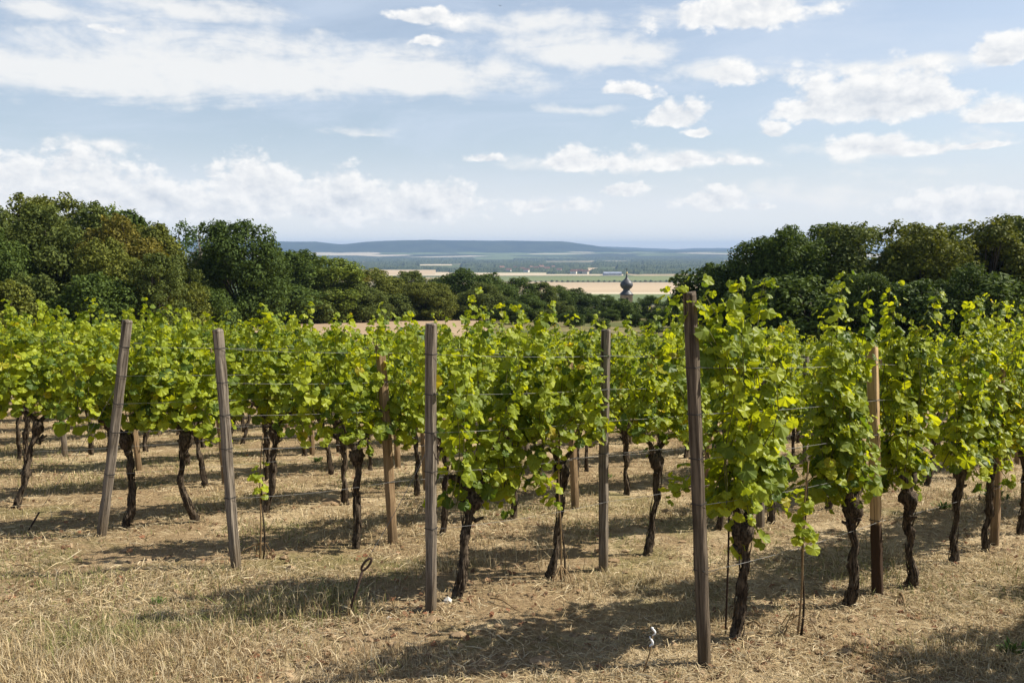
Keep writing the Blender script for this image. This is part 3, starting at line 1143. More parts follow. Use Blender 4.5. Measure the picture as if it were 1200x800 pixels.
tag(link('dead_tree', b.mesh('dead_tree', True), M['deadwood'], None, (x, D, z)), 'bare grey dead tree just left of the big dark oak', 'tree')

# hedge of small bushes along the far tan field
rng = np.random.default_rng(8)
hv, hf, ht = leaf_cloud([np.array([0, 0, 3.0]), np.array([1.2, .5, 2.2]), np.array([-1.1, -.4, 2.1])], [2.6, 2, 2], 18, .8, rng)
hm = mesh_np('field_shrub', hv, hf, False, {'tint': ht})
hm.materials.append(M['tree'])
for k in range(30):
    o = bpy.data.objects.new('field_shrub', hm)
    COL.objects.link(o)
    px = 622 + k * 6.1 + rng.uniform(-.8, .8)
    o.location = plain_pt(px, 330.4)
    s = rng.uniform(.8, 1.25)
    o.scale = (s * 1.3, s * 1.2, s)
    o.color = TINTS['brown' if rng.random() < .5 else 'dark']
    tag(o, 'small round shrub in the dotted hedge line along the far tan field', 'shrub', 'shrubs of the far hedge line')

# ------------------------------------------------------------------ VINEYARD
DV = np.array([0.7547, 0.6561])
NV = np.array([0.6561, -0.7547])
ROT = math.atan2(DV[1], DV[0])
ROWM = {'A': -2.649, 'B': -4.437, 'C': -6.267, 'D': -8.05}
names = 'ABCDEFGHIJKLMN'
for i, k in enumerate(names[4:]):
    ROWM[k] = -8.05 - 1.80 * (i + 1)
ROWM['Z'] = -0.85
T0 = {'A': 3.85, 'B': 3.08, 'C': 2.42, 'D': 1.86, 'Z': 4.75}
for i, k in enumerate(names[4:]):
    T0[k] = 1.86 - .6 * (i + 1)


def row_pt(row, t, off=0.0):
    p = NV * (ROWM[row] + off) + DV * t
    return np.array([p[0], p[1], float(terrain(p[0], p[1]))])


def row_t(p):
    return p[0] * DV[0] + p[1] * DV[1]


# ---- leaf template (grape leaf, lobed, folded along the midrib)
half = [(0.0, -.02), (.15, -.18), (.38, -.22), (.56, -.06), (.58, .12), (.66, .32), (.55, .50), (.43, .68), (.20, .82)]
out = half + [(0, .93)] + [(-x, y) for x, y in half[::-1][:-1]]
LT = np.array([(0, .28)] + out, float)
LT[:, 1] -= 0.0
nL = len(LT)
LTRI = np.array([[0, i, i + 1] for i in range(1, nL - 1)] + [[0, nL - 1, 1]])
LVEIN = np.zeros(nL)
LVEIN[0] = 1.0
LVEIN[[1, 6 if nL > 6 else 1]] = .5


def build_leaves(C, Tdir, Nrm, size, rng, yellow=0.0):
    n_ = len(C)
    T_ = Tdir / (np.linalg.norm(Tdir, axis=1)[:, None] + 1e-9)
    N_ = Nrm - T_ * (Nrm * T_).sum(1)[:, None]
    N_ /= np.linalg.norm(N_, axis=1)[:, None] + 1e-9
    X_ = np.cross(T_, N_)
    fold = rng.uniform(-.15, .55, n_)[:, None]
    droop = rng.uniform(-.1, .55, n_)[:, None]
    wav = rng.uniform(0, 6.28, n_)[:, None]
    lx = LT[None, :, 0] * rng.uniform(.85, 1.1, n_)[:, None]
    ly = LT[None, :, 1] * rng.uniform(.85, 1.1, n_)[:, None]
    lz = -fold * np.abs(lx) * .8 - droop * np.maximum(ly, 0) ** 2 * .6 + .10 * np.sin(lx * 10 + ly * 8 + wav) + .05 * np.sin(np.arange(nL)[None, :] * 2.4 + wav * 3)
    V = (C[:, None, :] + (lx[..., None] * X_[:, None, :] + ly[..., None] * T_[:, None, :] + lz[..., None] * N_[:, None, :]) * size[:, None, None])
    V = V.reshape(-1, 3)
    Fc = (LTRI[None] + (np.arange(n_) * nL)[:, None, None]).reshape(-1, 3)
    t = np.clip(rng.normal(.5, .30, n_), 0, 1)
    g = rng.random(n_) * (.96 + yellow * .045) if yellow < 1 else rng.random(n_)
    tint = np.stack([np.repeat(t, nL), np.repeat(g, nL), np.tile(LVEIN, n_)], 1)
    return V, Fc, tint


def vine_foliage(seed, half_w=.50, zlo=1.04, zhi=1.97, nsh=13, tall=3, extra=None, dens=1.0, depth=.17, cx=0.0, cy=0.0):
    """shoots rising from the cordon, each hung with leaves; x runs along the row"""
    rng = np.random.default_rng(seed)
    C, T_, N_, S = [], [], [], []
    cb_ = MB()
    shoots = []
    for k in range(nsh):
        x0 = -half_w + 2 * half_w * (k + rng.uniform(.1, .9)) / nsh
        z0 = zlo + rng.uniform(.05, .22)
        z1 = zhi + rng.uniform(-.26, .06) - .30 * abs(x0 / half_w) ** 2.5 + .12 * math.sin(x0 * 6 + seed)
        shoots.append((x0, rng.normal(0, .05), z0, z1, rng.normal(0, .10), rng.normal(0, depth)))
    for k in range(tall):
        x0 = rng.uniform(-half_w, half_w) * .9
        shoots.append((x0, 0, zlo + .3, zhi + rng.uniform(.05, .27), rng.normal(0, .16), rng.normal(0, .10)))
    # shoots flopping down below the cordon
    for k in range(5):
        x0 = rng.uniform(-half_w, half_w)
        shoots.append((x0, rng.normal(0, .08), zlo + .3, zlo + rng.uniform(-.10, .15), rng.normal(0, .1 * half_w / .6), rng.normal(0, .9 * depth)))
    for e in (extra or []):
        shoots.append(e)
    shoots = [(x0 + cx, y0 + cy, *rest) for (x0, y0, *rest) in shoots]
    for (x0, y0, z0, z1, ax, ay) in shoots:
        L = abs(z1 - z0) + .25
        nn_ = max(4, int(L / .066 * dens))
        s = np.linspace(0, 1, nn_)
        ph = rng.uniform(0, 6.28, 2)
        xs = x0 + ax * s ** 1.6 + .03 * np.sin(s * 7 + ph[0])
        ys = y0 + ay * np.sin(s * 1.9) + .03 * np.sin(s * 6 + ph[1])
        zs = z0 + (z1 - z0) * s
        P = np.stack([xs, ys, zs], 1)
        cb_.tube(P[::2] if len(P) > 5 else P, np.linspace(.0045, .002, len(P[::2] if len(P) > 5 else P)), 5, cap=False)
        for rep in range(3):
            keep = rng.random(nn_) < (1.0, .72, .12 + .8 * (z1 > zhi))[rep]
            kk = keep.sum()
            side = np.where(rng.random(kk) < .5, 1, -1)
            phi = side * (math.pi / 2) + rng.normal(0, .75, kk)
            pet = rng.uniform(.04, .12, kk) * (1.0 if rep == 0 else 1.5) * (1 - .72 * s[keep])
            dirs = np.stack([np.cos(phi), np.sin(phi), rng.uniform(-.1, .6, kk)], 1)
            c = P[keep] + dirs * pet[:, None] + rng.normal(0, .012, (kk, 3))
            td = np.stack([np.cos(phi) + rng.normal(0, .45, kk), np.sin(phi) * .75 + rng.normal(0, .3, kk), rng.normal(-.75, .45, kk)], 1)
            nd = np.stack([np.cos(phi) * .5 + rng.normal(0, .35, kk), np.sin(phi) * .9 + rng.normal(0, .25, kk), rng.normal(.75, .35, kk)], 1)
            sz = (rng.uniform(.058, .118, kk) if rep == 0 else rng.uniform(.038, .085, kk)) * (1 - .42 * s[keep] ** 4)
            C.append(c)
            T_.append(td)
            N_.append(nd)
            S.append(sz)
    C = np.concatenate(C)
    T_ = np.concatenate(T_)
    N_ = np.concatenate(N_)
    S = np.concatenate(S)
    C[:, 2] -= .092 * C[:, 0]
    V, Fc, tint = build_leaves(C, T_, N_, S, rng)
    fo = mesh_np('vine_foliage', V, Fc, False, {'tint': tint})
    fo.materials.append(M['vine'])
    cm = cb_.mesh('vine_canes')
    cm.materials.append(M['cane'])
    return fo, cm


def vine_trunk(seed, lean=0.0, bend=0.0, thick=1.0, head=.93, arm=.2):
    rng = np.random.default_rng(seed)
    b = MB()
    ts = np.linspace(0, 1, 46)
    px_ = lean * (ts - 0) * head + bend * np.sin(ts * math.pi) + .008 * np.sin(ts * 11 + seed) + .008 * np.sin(ts * 23 + seed * 2)
    px_ -= lean * head            # foliage stays above the head
    py_ = .012 * np.sin(ts * 6 + seed * 1.7) + .008 * np.sin(ts * 19 + seed)
    pz_ = -.06 + (head + .06) * ts
    r_ = .0285 * thick * (1.35 - .55 * np.minimum(ts * 3, 1) + .12 * np.sin(ts * 9 + seed))
    r_ = r_ + .035 * thick * np.exp(-((ts - .93) / .08) ** 2) + .012 * np.exp(-((ts - rng.uniform(.4, .7)) / .05) ** 2)
    ph = rng.uniform(0, 6.28, 6)

    def lump(i, a):
        t = ts[i]
        return 1 + .16 * np.sin(3 * a + ph[0] + t * 6) + .10 * np.sin(5 * a + ph[1] - t * 9) + .07 * np.sin(7 * a + t * 31 + ph[2])
    b.tube(np.stack([px_, py_, pz_], 1), r_, 14, rng, .10, lump=lump)
    hx = px_[-1]
    for sgn in (-1, 1):
        L = arm * rng.uniform(.75, 1.2)
        q = np.linspace(0, 1, 8)
        b.tube(np.stack([hx + sgn * L * q, .01 * np.sin(q * 9), head - .03 + .16 * np.sin(q * 1.6) - .092 * sgn * L * q], 1), (.027 - .015 * q) * thick, 9, rng, .10)
    # flaking bark strips and stubs
    for k in range(26):
        a_ = rng.uniform(0, 6.28)
        z = rng.uniform(.05, head * .92)
        i0 = int(z / head * 40)
        i1 = min(45, i0 + int(rng.integers(4, 9)))
        rr_ = r_[i0] * 1.06
        q0 = np.array([px_[i0] + rr_ * math.cos(a_), py_[i0] + rr_ * math.sin(a_), pz_[i0]])
        rr_ = r_[i1] * rng.uniform(1.05, 1.4)
        q1 = np.array([px_[i1] + rr_ * math.cos(a_ + .2), py_[i1] + rr_ * math.sin(a_ + .2), pz_[i1]])
        b.tube([q0, (q0 + q1) / 2 + np.array([math.cos(a_), math.sin(a_), 0]) * .004, q1], [.006, .005, .002], 4, rng, .2)
    for k in range(5):
        a_ = rng.uniform(0, 6.28)
        z = rng.uniform(head * .72, head)
        b.tube([(hx, 0, z), (hx + .07 * math.cos(a_), .07 * math.sin(a_), z + .03)], [.018, .010], 6, rng, .1)
    me = b.mesh('vine_trunk', True)
    me.materials.append(M['bark'])
    return me


FOL = [vine_foliage(100 + i, zlo=z_) for i, z_ in enumerate((1.0, .90, 1.04, .94, .98, .86, 1.02, .92))]
TRK = [vine_trunk(200 + i, lean=l, bend=bd, thick=th) for i, (l, bd, th) in enumerate(
    [(.02, .02, 1.0), (.16, .03, .95), (-.08, .05, 1.0), (.05, -.06, .9), (-.02, .03, 1.1), (.28, .0, .95), (.10, -.05, .85), (-.15, .04, 1.0)])]


def grapevine(p, fol, trk, label, group, seed=0, mirror=False, sc=1.0):
    r = empty('grapevine', p, ROT)
    link('trunk', trk, None, r)
    f_ = link('foliage', fol[0], None, r)
    c_ = link('canes', fol[1], None, r)
    r.scale = (1, -1 if mirror else 1, sc)
    tag(r, label, 'vine', group)
    return r


NEAR = 'vines along the front rows'
rv = random.Random(3)
# named vines: photo position of the trunk foot, trunk shape, label
named = {
    'A': [((862, 750), dict(lean=.03, bend=.05, thick=1.15, head=.78), dict(zhi=2.14, zlo=.80, cx=.04, half_w=.33, nsh=17, tall=2, extra=[(-.42, 0, 1.85, 2.24, -.34, -.05), (-.40, .03, 1.8, 2.14, -.30, -.1), (-.30, 0, 1.7, 2.32, .10, .0), (-.2, 0, 1.7, 2.30, -.28, .05), (-.1, 0, 1.7, 2.33, .2, -.05), (-.35, .05, 1.8, 2.22, -.30, .1), (.05, .05, .8, .52, .05, .02)]), 'large grapevine right beside the tallest dark post in front'),
          ((996, 711), dict(lean=-.03, bend=.015, thick=1.15, head=.82, arm=.16), dict(zhi=2.18, half_w=.26, zlo=.76, nsh=13, depth=.07, cx=-.08, cy=.10), 'thick trunked grapevine just left of the pale yellow post'),
          ((1068, 690), dict(lean=-.18, bend=.0, thick=1.1, head=.80, arm=.16), dict(zhi=2.14, half_w=.25, zlo=.76, nsh=13, tall=3, depth=.07, cx=.16, cy=.12), 'grapevine with leaning trunk just right of the pale yellow post'),
          ((1117, 660), dict(lean=.0, bend=.01, thick=1.05), dict(zhi=2.12, half_w=.54, zlo=.86), 'straight trunked grapevine second right of the pale yellow post'),
          ((1155, 645), dict(lean=-.05, bend=.02, thick=1.0), dict(zhi=2.22, half_w=.54, zlo=.86), 'grapevine third right of the pale yellow post'),
          ((1195, 627), dict(lean=.04, bend=.02, thick=1.1), dict(zhi=2.18, half_w=.52, zlo=.88), 'front row grapevine at the right edge of the photo')],
    'B': [((535, 705), dict(lean=.20, bend=-.01, thick=1.25, head=.80), dict(zhi=2.0, zlo=.66, half_w=.42, cx=.18, extra=[(-.55, 0, 1.5, 2.0, -.06, .03)]), 'grapevine with thick slanted trunk right beside the third post'),
          ((604, 0), dict(lean=0., bend=.02, thick=.9), dict(zhi=1.98, zlo=.95), 'grapevine behind the bamboo stake, between third and fourth post'),
          ((757, 652), dict(lean=.12, bend=.06, thick=1.05), dict(zhi=1.98, zlo=.95), 'grapevine with crooked trunk right of the fourth post'),
          ((840, 622), dict(lean=.0, bend=.02, thick=.9), dict(zhi=2.0, zlo=.95), 'grapevine partly hidden behind the tallest front post'),
          ((900, 614), dict(lean=.12, bend=.04, thick=1.1), dict(zhi=2.0, zlo=.95), 'grapevine with curved trunk left of the young supported vine')],
    'C': [((418, 640), dict(lean=.02, bend=.01, thick=1.1), dict(zhi=1.98, zlo=.95), 'dark straight grapevine just left of the brown inner post'),
          ((519, 627), dict(lean=.03, bend=.02, thick=.9), dict(zhi=2.0, zlo=.95), 'grapevine seen just behind the third post'),
          ((601, 610), dict(lean=.0, bend=.015, thick=1.0), dict(zhi=1.98, zlo=.95), 'straight slender grapevine between third post and bamboo stake'),
          ((671, 590), dict(lean=.02, bend=.02, thick=1.0), dict(zhi=1.98, zlo=.95), 'grapevine just left of the fourth post, second row'),
          ((735, 581), dict(lean=-.1, bend=.02, thick=1.0), dict(zhi=1.98, zlo=.95), 'grapevine just right of the fourth post, second row')],
    'D': [((312, 601), dict(lean=.14, bend=.02, thick=1.2), dict(zhi=1.98, zlo=.92), 'grapevine with knobby slanted trunk right of the second post'),
          ((142, 615), dict(lean=.05, bend=.07, thick=1.15), dict(zhi=1.98, zlo=.95), 'grapevine with knotted trunk right beside the leaning grey post'),
          ((232, 612), dict(lean=-.08, bend=-.10, thick=1.05), dict(zhi=1.98, zlo=.92), 'grapevine with outward bowed trunk left of the second post'),
          ((405, 590), dict(lean=-.06, bend=.02, thick=1.1), dict(zhi=2.0, zlo=.95), 'grapevine with leaning trunk left of the dark straight one'),
          ((488, 581), dict(lean=-.03, bend=.03, thick=.9), dict(zhi=2.0, zlo=.95), 'thin trunked grapevine between the brown inner post and third post')],
    'E': [((17, 596), dict(lean=.30, bend=.0, thick=1.0), dict(zhi=1.98, zlo=.95), 'grapevine with strongly slanted trunk at the left edge'),
          ((97, 562), dict(lean=.06, bend=.02, thick=1.0), dict(zhi=1.98, zlo=.95), 'grapevine left of the leaning grey post, row behind it')],
}
for row, lst in named.items():
    used = []
    for i, (pp, tk, fk, lab) in enumerate(lst):
        if pp[1] == 0:
            continue
        h = ground_hit(*pp)
        t = row_t(h)
        off = h.x * NV[0] + h.y * NV[1] - ROWM[row]
        off = max(-.18, min(.18, off))
        ln = tk.get('lean', 0) * tk.get('head', .93)
        p = row_pt(row, t + ln, off)
        used.append(t + ln)
        seed = ord(row) * 31 + i
        grapevine(p, vine_foliage(seed, **fk), vine_trunk(seed + 7, **tk), lab, NEAR)
    # continue the row with procedural vines
    t = max(used) + 1.0
    named[row] = used
ordn = {'A': 'front', 'B': 'second', 'C': 'third', 'D': 'fourth', 'E': 'fifth', 'F': 'sixth', 'G': 'seventh', 'H': 'eighth', 'I': 'ninth', 'J': 'tenth', 'K': 'eleventh', 'L': 'twelfth', 'M': 'thirteenth', 'N': 'fourteenth', 'Z': 'near'}
marks = [(134, 'left of the leaning grey post'), (268, 'between leaning grey post and second post'), (452, 'between second post and brown inner post'), (505, 'between brown inner post and third post'),
         (708, 'between third and fourth post'), (818, 'between fourth and tallest post'), (1025, 'between tallest and pale yellow post'), (1400, 'right of the pale yellow post')]
KTH = ['first', 'second', 'third', 'fourth', 'fifth', 'sixth', 'seventh', 'eighth', 'ninth', 'tenth', 'eleventh', 'twelfth', 'thirteenth', 'fourteenth', 'fifteenth', 'sixteenth', 'seventeenth', 'eighteenth', 'nineteenth', 'twentieth']
cnt = {}
nv = 0
pend = []
for row in list(names):
    used = named.get(row, [])
    # fill from the row end on
    t = T0[row] + .45
    while t < T0[row] + 40:
        if all(abs(t - u) > .62 for u in used) and t > (min(used) if row in 'ABCD' else -99):
            off = rv.uniform(-.06, .06)
            p = row_pt(row, t, off)
            px, py, dep = proj(p)
            if dep > 24 or px > 1290:
                break
            if px > -70 and dep > 0:
                pend.append((row, t, p, px))
        t += .86 + rv.uniform(-.10, .12)
pend.sort(key=lambda q: (q[0], q[3]))
for (row, t, p, px) in pend:
    zone = next(b_ for a_, b_ in marks if px < a_)
    key = (row, zone)
    cnt[key] = cnt.get(key, 0) + 1
    lab = f'{KTH[min(19, cnt[key] - 1)]} grapevine from the left in the {ordn[row]} row, {zone}'
    grapevine(p, FOL[rv.randrange(8)], TRK[rv.randrange(8)], lab, 'vines in the rows behind', mirror=rv.random() < .5, sc=rv.uniform(.94, 1.04))
    nv += 1
# the next row nearer the camera starts just right of the frame; its shade reaches the picture
zl = ['first grapevine of the near row outside the right edge', 'second grapevine of the near row outside the right edge', 'third grapevine of the near row outside the right edge', 'fourth grapevine of the near row outside the right edge']
for k in range(4):
    grapevine(row_pt('Z', T0['Z'] + .6 + k * 1.02), FOL[k], TRK[k], zl[k], 'vines of the near row')
print('vines', nv)

# ---- posts
def post_mesh(length, wd, seed, dp=None, tip=0.0):
    rng = np.random.default_rng(seed)
    dp = dp or wd
    k = 12
    c = .012
    ring = []
    for (sx, sy) in ((1, 1), (-1, 1), (-1, -1), (1, -1)):
        hx_, hy_ = wd / 2, dp / 2
        if sx * sy > 0:
            ring += [(sx * hx_, sy * (hy_ - c)), (sx * (hx_ - c * .4), sy * (hy_ - c * .4)), (sx * (hx_ - c), sy * hy_)]
        else:
            ring += [(sx * (hx_ - c), sy * hy_), (sx * (hx_ - c * .4), sy * (hy_ - c * .4)), (sx * hx_, sy * (hy_ - c))]
    ring = np.array(ring)
    zs = np.concatenate([[-.12], np.linspace(0, length - .03, 22), [length - .012]])
    V = []
    for z in zs:
        s = 1.0 + .025 * rng.normal()
        V.append(np.concatenate([ring * s + rng.normal(0, .0013, ring.shape) + np.array([.006 * math.sin(z * 2.1 + seed), .005 * math.sin(z * 1.7 + seed * 2)]), np.full((k, 1), z)], 1))
    topr = np.concatenate([ring * .86 + np.array([.006 * math.sin(length * 2.1 + seed), .005 * math.sin(length * 1.7 + seed * 2)]), length + rng.normal(0, .004, (k, 1))], 1)
    V.append(topr)
    V = np.concatenate(V)
    n_ = len(zs) + 1
    i, j = np.meshgrid(np.arange(n_ - 1), np.arange(k), indexing='ij')
    j2_ = (j + 1) % k
    f = np.stack([i * k + j, i * k + j2_, (i + 1) * k + j2_, (i + 1) * k + j], -1).reshape(-1, 4)
    return mesh_np('post_shaft', V, [f, (np.arange(k) + (n_ - 1) * k)[None, :]], False)


WIRE_H = [.60, 1.0, 1.27, 1.53, 1.80]
tie_mb = MB()
tie_mb.box((0, 0, 0), (1.0, 1.0, .006))
tie_mb.tube([(.5, .3, 0), (.62, .38, .01)], [.03, .02], 5)
tie_me = tie_mb.mesh('wire_tie')
tie_me.materials.append(M['tie'])
POSTROW = {}


def post(p, top, wd, mat, label, seed, row=None, group='end posts of the vine rows', ties=True, yaw=0.0):
    p = Vector(p)
    v = Vector(top) - p
    L = v.length
    r = empty('vineyard_post', p)
    zx = v.normalized()
    xx = Vector((math.cos(ROT + R(yaw)), math.sin(ROT + R(yaw)), 0))
    xx = (xx - zx * xx.dot(zx)).normalized()
    yy = zx.cross(xx)
    r.rotation_euler = Matrix((xx, yy, zx)).transposed().to_euler()
    shaft = link('shaft', post_mesh(L, wd, seed), mat, r)
    if ties:
        for h in WIRE_H:
            if h < L - .03:
                tt = link('wire_tie', tie_me, None, shaft, (.006 * math.sin(h * 2.1 + seed), .005 * math.sin(h * 1.7 + seed * 2), h))
                tt.scale = (wd * 1.06, wd * 1.06, 1)
    tag(r, label, 'post', group)
    if row:
        POSTROW.setdefault(row, []).append((row_t(p), p, zx))
    return r


def post_px(base, top, wd, mat, label, seed, row, group='end posts of the vine rows', yaw=0.0):
    p = ground_hit(*base)
    q = ray(*top)
    q = q * (p.y / q.y)
    return post(p, q, wd, mat, label, seed, row, group, yaw=yaw)


post_px((826, 779), (808, 343), .066, M['wood_dark'], 'tallest dark weathered post in front, slightly leaning left', 1, 'A', yaw=10)
post_px((504, 718), (506, 379), .066, M['wood'], 'upright grey post with its sunlit right edge, left of image centre', 2, 'B', yaw=21)
post_px((707, 670), (710, 386), .068, M['wood'], 'upright grey post right of image centre beside the bamboo stake', 3, 'B', 'inner posts of the vine rows', yaw=22)
post_px((278, 668), (254, 386), .068, M['wood'], 'dark grey post leaning left, second from the left', 4, 'C', yaw=14)
post_px((461, 635), (445, 404), .074, M['wood_brown'], 'brownish inner post half hidden in leaves left of the centre post', 5, 'C', 'inner posts of the vine rows')
post_px((119, 628), (150, 375), .074, M['wood'], 'pale grey post leaning right at the left of the photo', 6, 'D', yaw=5)
post_px((1029, 698), (1021, 404), .072, M['wood_new'], 'pale yellow new post with dark stained lower part', 7, 'A', 'inner posts of the vine rows', yaw=8)
# inner posts of the rows further back
k = 20
pcount = {}
inner = []
for row in names:
    t = {'A': 8.6, 'B': 7.3, 'C': 6.4, 'D': 5.6}.get(row, T0[row])
    while t < T0[row] + 34:
        p = row_pt(row, t)
        px, py, dep = proj(p)
        if dep > 23 or px > 1260:
            break
        if px > -40:
            inner.append((row, px, p))
        t += 2.6 + rv.uniform(-.1, .1)
inner.sort(key=lambda q: (q[0], q[1]))
for (row, px, p) in inner:
    pcount[row] = pcount.get(row, 0) + 1
    top = Vector(p) + Vector((rv.uniform(-.10, .06), rv.uniform(-.05, .05), rv.uniform(1.72, 1.86)))
    post(p, top, .072, M['wood' if rv.random() < .5 else 'wood_brown'], f'{KTH[min(19, pcount[row] - 1)]} post from the left along the {ordn[row]} row, under the leaves', k, row, 'inner posts of the vine rows', ties=proj(p)[2] < 14)
    k += 1
post(row_pt('Z', T0['Z']), row_pt('Z', T0['Z']) + np.array([-.03, 0, 2.0]), .078, M['wood'], 'end post of the near row outside the right edge', 90, 'Z')

# ---- wires
wn_ = ['lowest', 'second lowest', 'middle', 'second highest', 'top']
for row in names[:8]:
    ps = sorted(POSTROW.get(row, []), key=lambda q: q[0])
    if len(ps) < 2:
        continue
    for h, nm in zip(WIRE_H, wn_):
        if row in 'FGH' and h not in (.60, 1.80):
            continue
        pts = []
        for a_, b_ in zip(ps[:-1], ps[1:]):
            A0 = a_[1] + a_[2] * h + Vector((NV[0], NV[1], 0)) * .045
            B0 = b_[1] + b_[2] * h + Vector((NV[0], NV[1], 0)) * .042
            for s in np.linspace(0, 1, 7)[:-1]:
                q = A0.lerp(B0, s)
                q.z -= .05 * s * (1 - s) * 4 * (.4 if h > 1 else .8) * .6
                pts.append(q)
        pts.append(B0)
        b = MB()
        b.tube([tuple(q) for q in pts], .0012, 5)
        o = link('trellis_wire', b.mesh('trellis_wire', True), M['wire'])
        tag(o, f'{nm} thin steel wire strung along the posts of the {ordn[row]} vine row', 'wire', 'trellis wires')

# ---- anchors with guy wires at the row ends
def rod(pts, rad, mat, name, parent=None, k=8, loc=None):
    b = MB()
    b.tube(pts, rad, k)
    return link(name, b.mesh(name, True), mat, parent, loc)


def anchor(base_px, top_px, label, guy_to, loop=True):
    p = ground_hit(*base_px)
    q = ray(*top_px)
    q = q * ((p.y + .04) / q.y)
    v = q - p
    r = empty('ground_anchor', p)
    rd = rod([tuple(v * -.1), tuple(v * .5), tuple(v)], .0085, M['rust'], 'rod', r)
    if loop:
        u = v.normalized()
        sd_ = Vector((1, .2, 0))
        pts = []
        for t in np.linspace(0, 6.1, 16):
            pts.append(tuple(v + u * .042 * (1 - math.cos(t)) + sd_ * (.022 * math.sin(t) + .012 * (1 - math.cos(t)))))
        rod(pts, .0085, M['rust'], 'eye_loop', rd)
    tag(r, label, 'anchor', 'iron anchors at the row ends')
    if guy_to is not None:
        b = MB()
        s = np.linspace(0, 1, 9)
        e = q + v.normalized() * .06
        pts = [tuple(e.lerp(Vector(guy_to), t) - Vector((0, 0, .03 * 4 * t * (1 - t)))) for t in s]
        b.tube(pts, .0022, 5)
        return r, b
    return r, None


pB = POSTROW['B'][0]
gB = pB[1] + pB[2] * 1.2
rB, b = anchor((407, 727), (425, 668), 'rusty iron anchor rod with eye loop in the dry grass', gB)
tag(link('guy_wire', b.mesh('guy_wire', True), M['wire']), 'thin guy wire from iron anchor up to the upright grey post', 'wire', 'guy wires')
pD = POSTROW['D'][0]
rD, b = anchor((34, 622), (46, 600), 'thin rusty anchor rod near the left edge', pD[1] + pD[2] * 1.5, False)
tag(link('guy_wire', b.mesh('guy_wire', True), M['wire']), 'thin guy wire slanting up to the leaning grey post', 'wire', 'guy wires')
# anchor of the front row, tied with a white ribbon
pA = ground_hit(752, 792)
q = ray(766, 737)
q = q * (pA.y / q.y)
r = empty('marker_stick', pA)
v = q - pA
rod([tuple(v * -.05), tuple(v * .5 + Vector((.012, 0, 0))), tuple(v)], .0045, M['stick'], 'stick', r)
b = MB()
for (o1, o2, w0, w1) in ((.66, .86, .011, .006), (.88, 1.05, .005, .012)):
    n_ = 6
    pts = [v * (o1 + (o2 - o1) * t) + Vector((.012 * math.sin(t * 5), -.006, 0)) for t in np.linspace(0, 1, n_)]
    b.tube([tuple(x_) for x_ in pts], np.linspace(w0, w1, n_) * .62, 8, np.random.default_rng(3), .25)
link('white_ribbon', b.mesh('white_ribbon', True), M['ribbon'], r)
tag(r, 'thin stick with a white ribbon knotted on top, left of tallest post', 'marker')

# ---- young vines on sticks, bamboo stake
def young(base, top, leaves, label, name='young_vine', double=True, lf=.07, tilt=0.0):
    p = ground_hit(*base)
    q = ray(*top)
    q = q * (p.y / q.y)
    v = q - p
    r = empty(name, p)
    rng = np.random.default_rng(int(base[0]))
    s = np.linspace(0, 1, 10)
    rod([tuple(v * t + Vector((.008 * math.sin(t * 7), .006 * math.cos(t * 6), 0))) for t in s], np.linspace(.0075, .005, 10), M['stick'], 'support_stick', r)
    if double:
        st_ = [tuple(v * t * .92 + Vector((.03 * (1 - t) + .012 * math.sin(t * 9), .02, 0))) for t in s]
        rod(st_, np.linspace(.0085, .004, 10), M['bark'], 'stem', r)
        b = MB()
        for k in range(7):
            a_ = rng.uniform(0, 6.28)
            L = rng.uniform(.1, .22)
            b.tube([(0, 0, .14), (math.cos(a_) * L * .6, math.sin(a_) * L * .6, .10), (math.cos(a_) * L, math.sin(a_) * L, -.01)], [.004, .0035, .003], 5)
        link('dry_shoots', b.mesh('dry_shoots'), M['stick'], r)
    C, T_, N_, S = [], [], [], []
    for (h, k, sp, sz) in leaves:
        for j in range(k):
            a_ = rng.uniform(0, 6.28)
            c = np.array(v) * h + np.array([math.cos(a_), math.sin(a_), 0]) * rng.uniform(.01, sp) + np.array([0, 0, rng.normal(0, .05)])
            C.append(c)
            T_.append([math.cos(a_), math.sin(a_), rng.normal(-.5, .4)])
            N_.append([math.cos(a_) * .5, math.sin(a_) * .5 - .4, .8])
            S.append(sz * rng.uniform(.75, 1.2))
    V, Fc, tint = build_leaves(np.array(C), np.array(T_), np.array(N_), np.array(S), rng)
    tint[:, 0] = np.clip(tint[:, 0] + .25, 0, 1)
    link('leaves', mesh_np('young_leaves', V, Fc, False, {'tint': tint}), M['vine'], r)
    tag(r, label, 'young vine' if name == 'young_vine' else 'stake', 'young replanted vines')
    return r


young((935, 745), (947, 540), [(.62, 7, .07, .075), (.75, 7, .05, .06), (.55, 3, .09, .085)], 'young vine with few bright leaves tied to a stick, right of tallest post')
young((657, 682), (655, 505), [(.72, 3, .04, .05), (.83, 2, .03, .04)], 'thin bamboo stake with two small leaves left of the fourth post', double=True)
young((304, 655), (307, 508), [(.66, 8, .07, .075), (.56, 5, .06, .065)], 'young vine with a leaf tuft on a stick right of the second post')
o = rod([(0, 0, -.05), (.004, 0, .5), (-.004, 0, 1.1)], .0065, M['rust'], 'support_rod', None, 8, tuple(ground_hit(850, 742)))
tag(o, 'thin dark rod standing between tallest post and its vine', 'rod')

# ------------------------------------------------------------------ ground cover: dry grass, straw, dead leaves
rng = np.random.default_rng(77)


def sample_area(n_, y0, y1, power=1.6):
    """denser near the camera"""
    u = rng.random(n_)
    a = 1 - power
    y = (y0 ** a + u * (y1 ** a - y0 ** a)) ** (1 / a)
    x = (rng.random(n_) * 2 - 1) * (y * .72 + .6)
    return x, y


def row_offset(x, y):
    mm = x * NV[0] + y * NV[1]
    d = (mm + 2.649) / 1.80
    return (d - np.round(d)) * 1.80          # signed distance to nearest row line


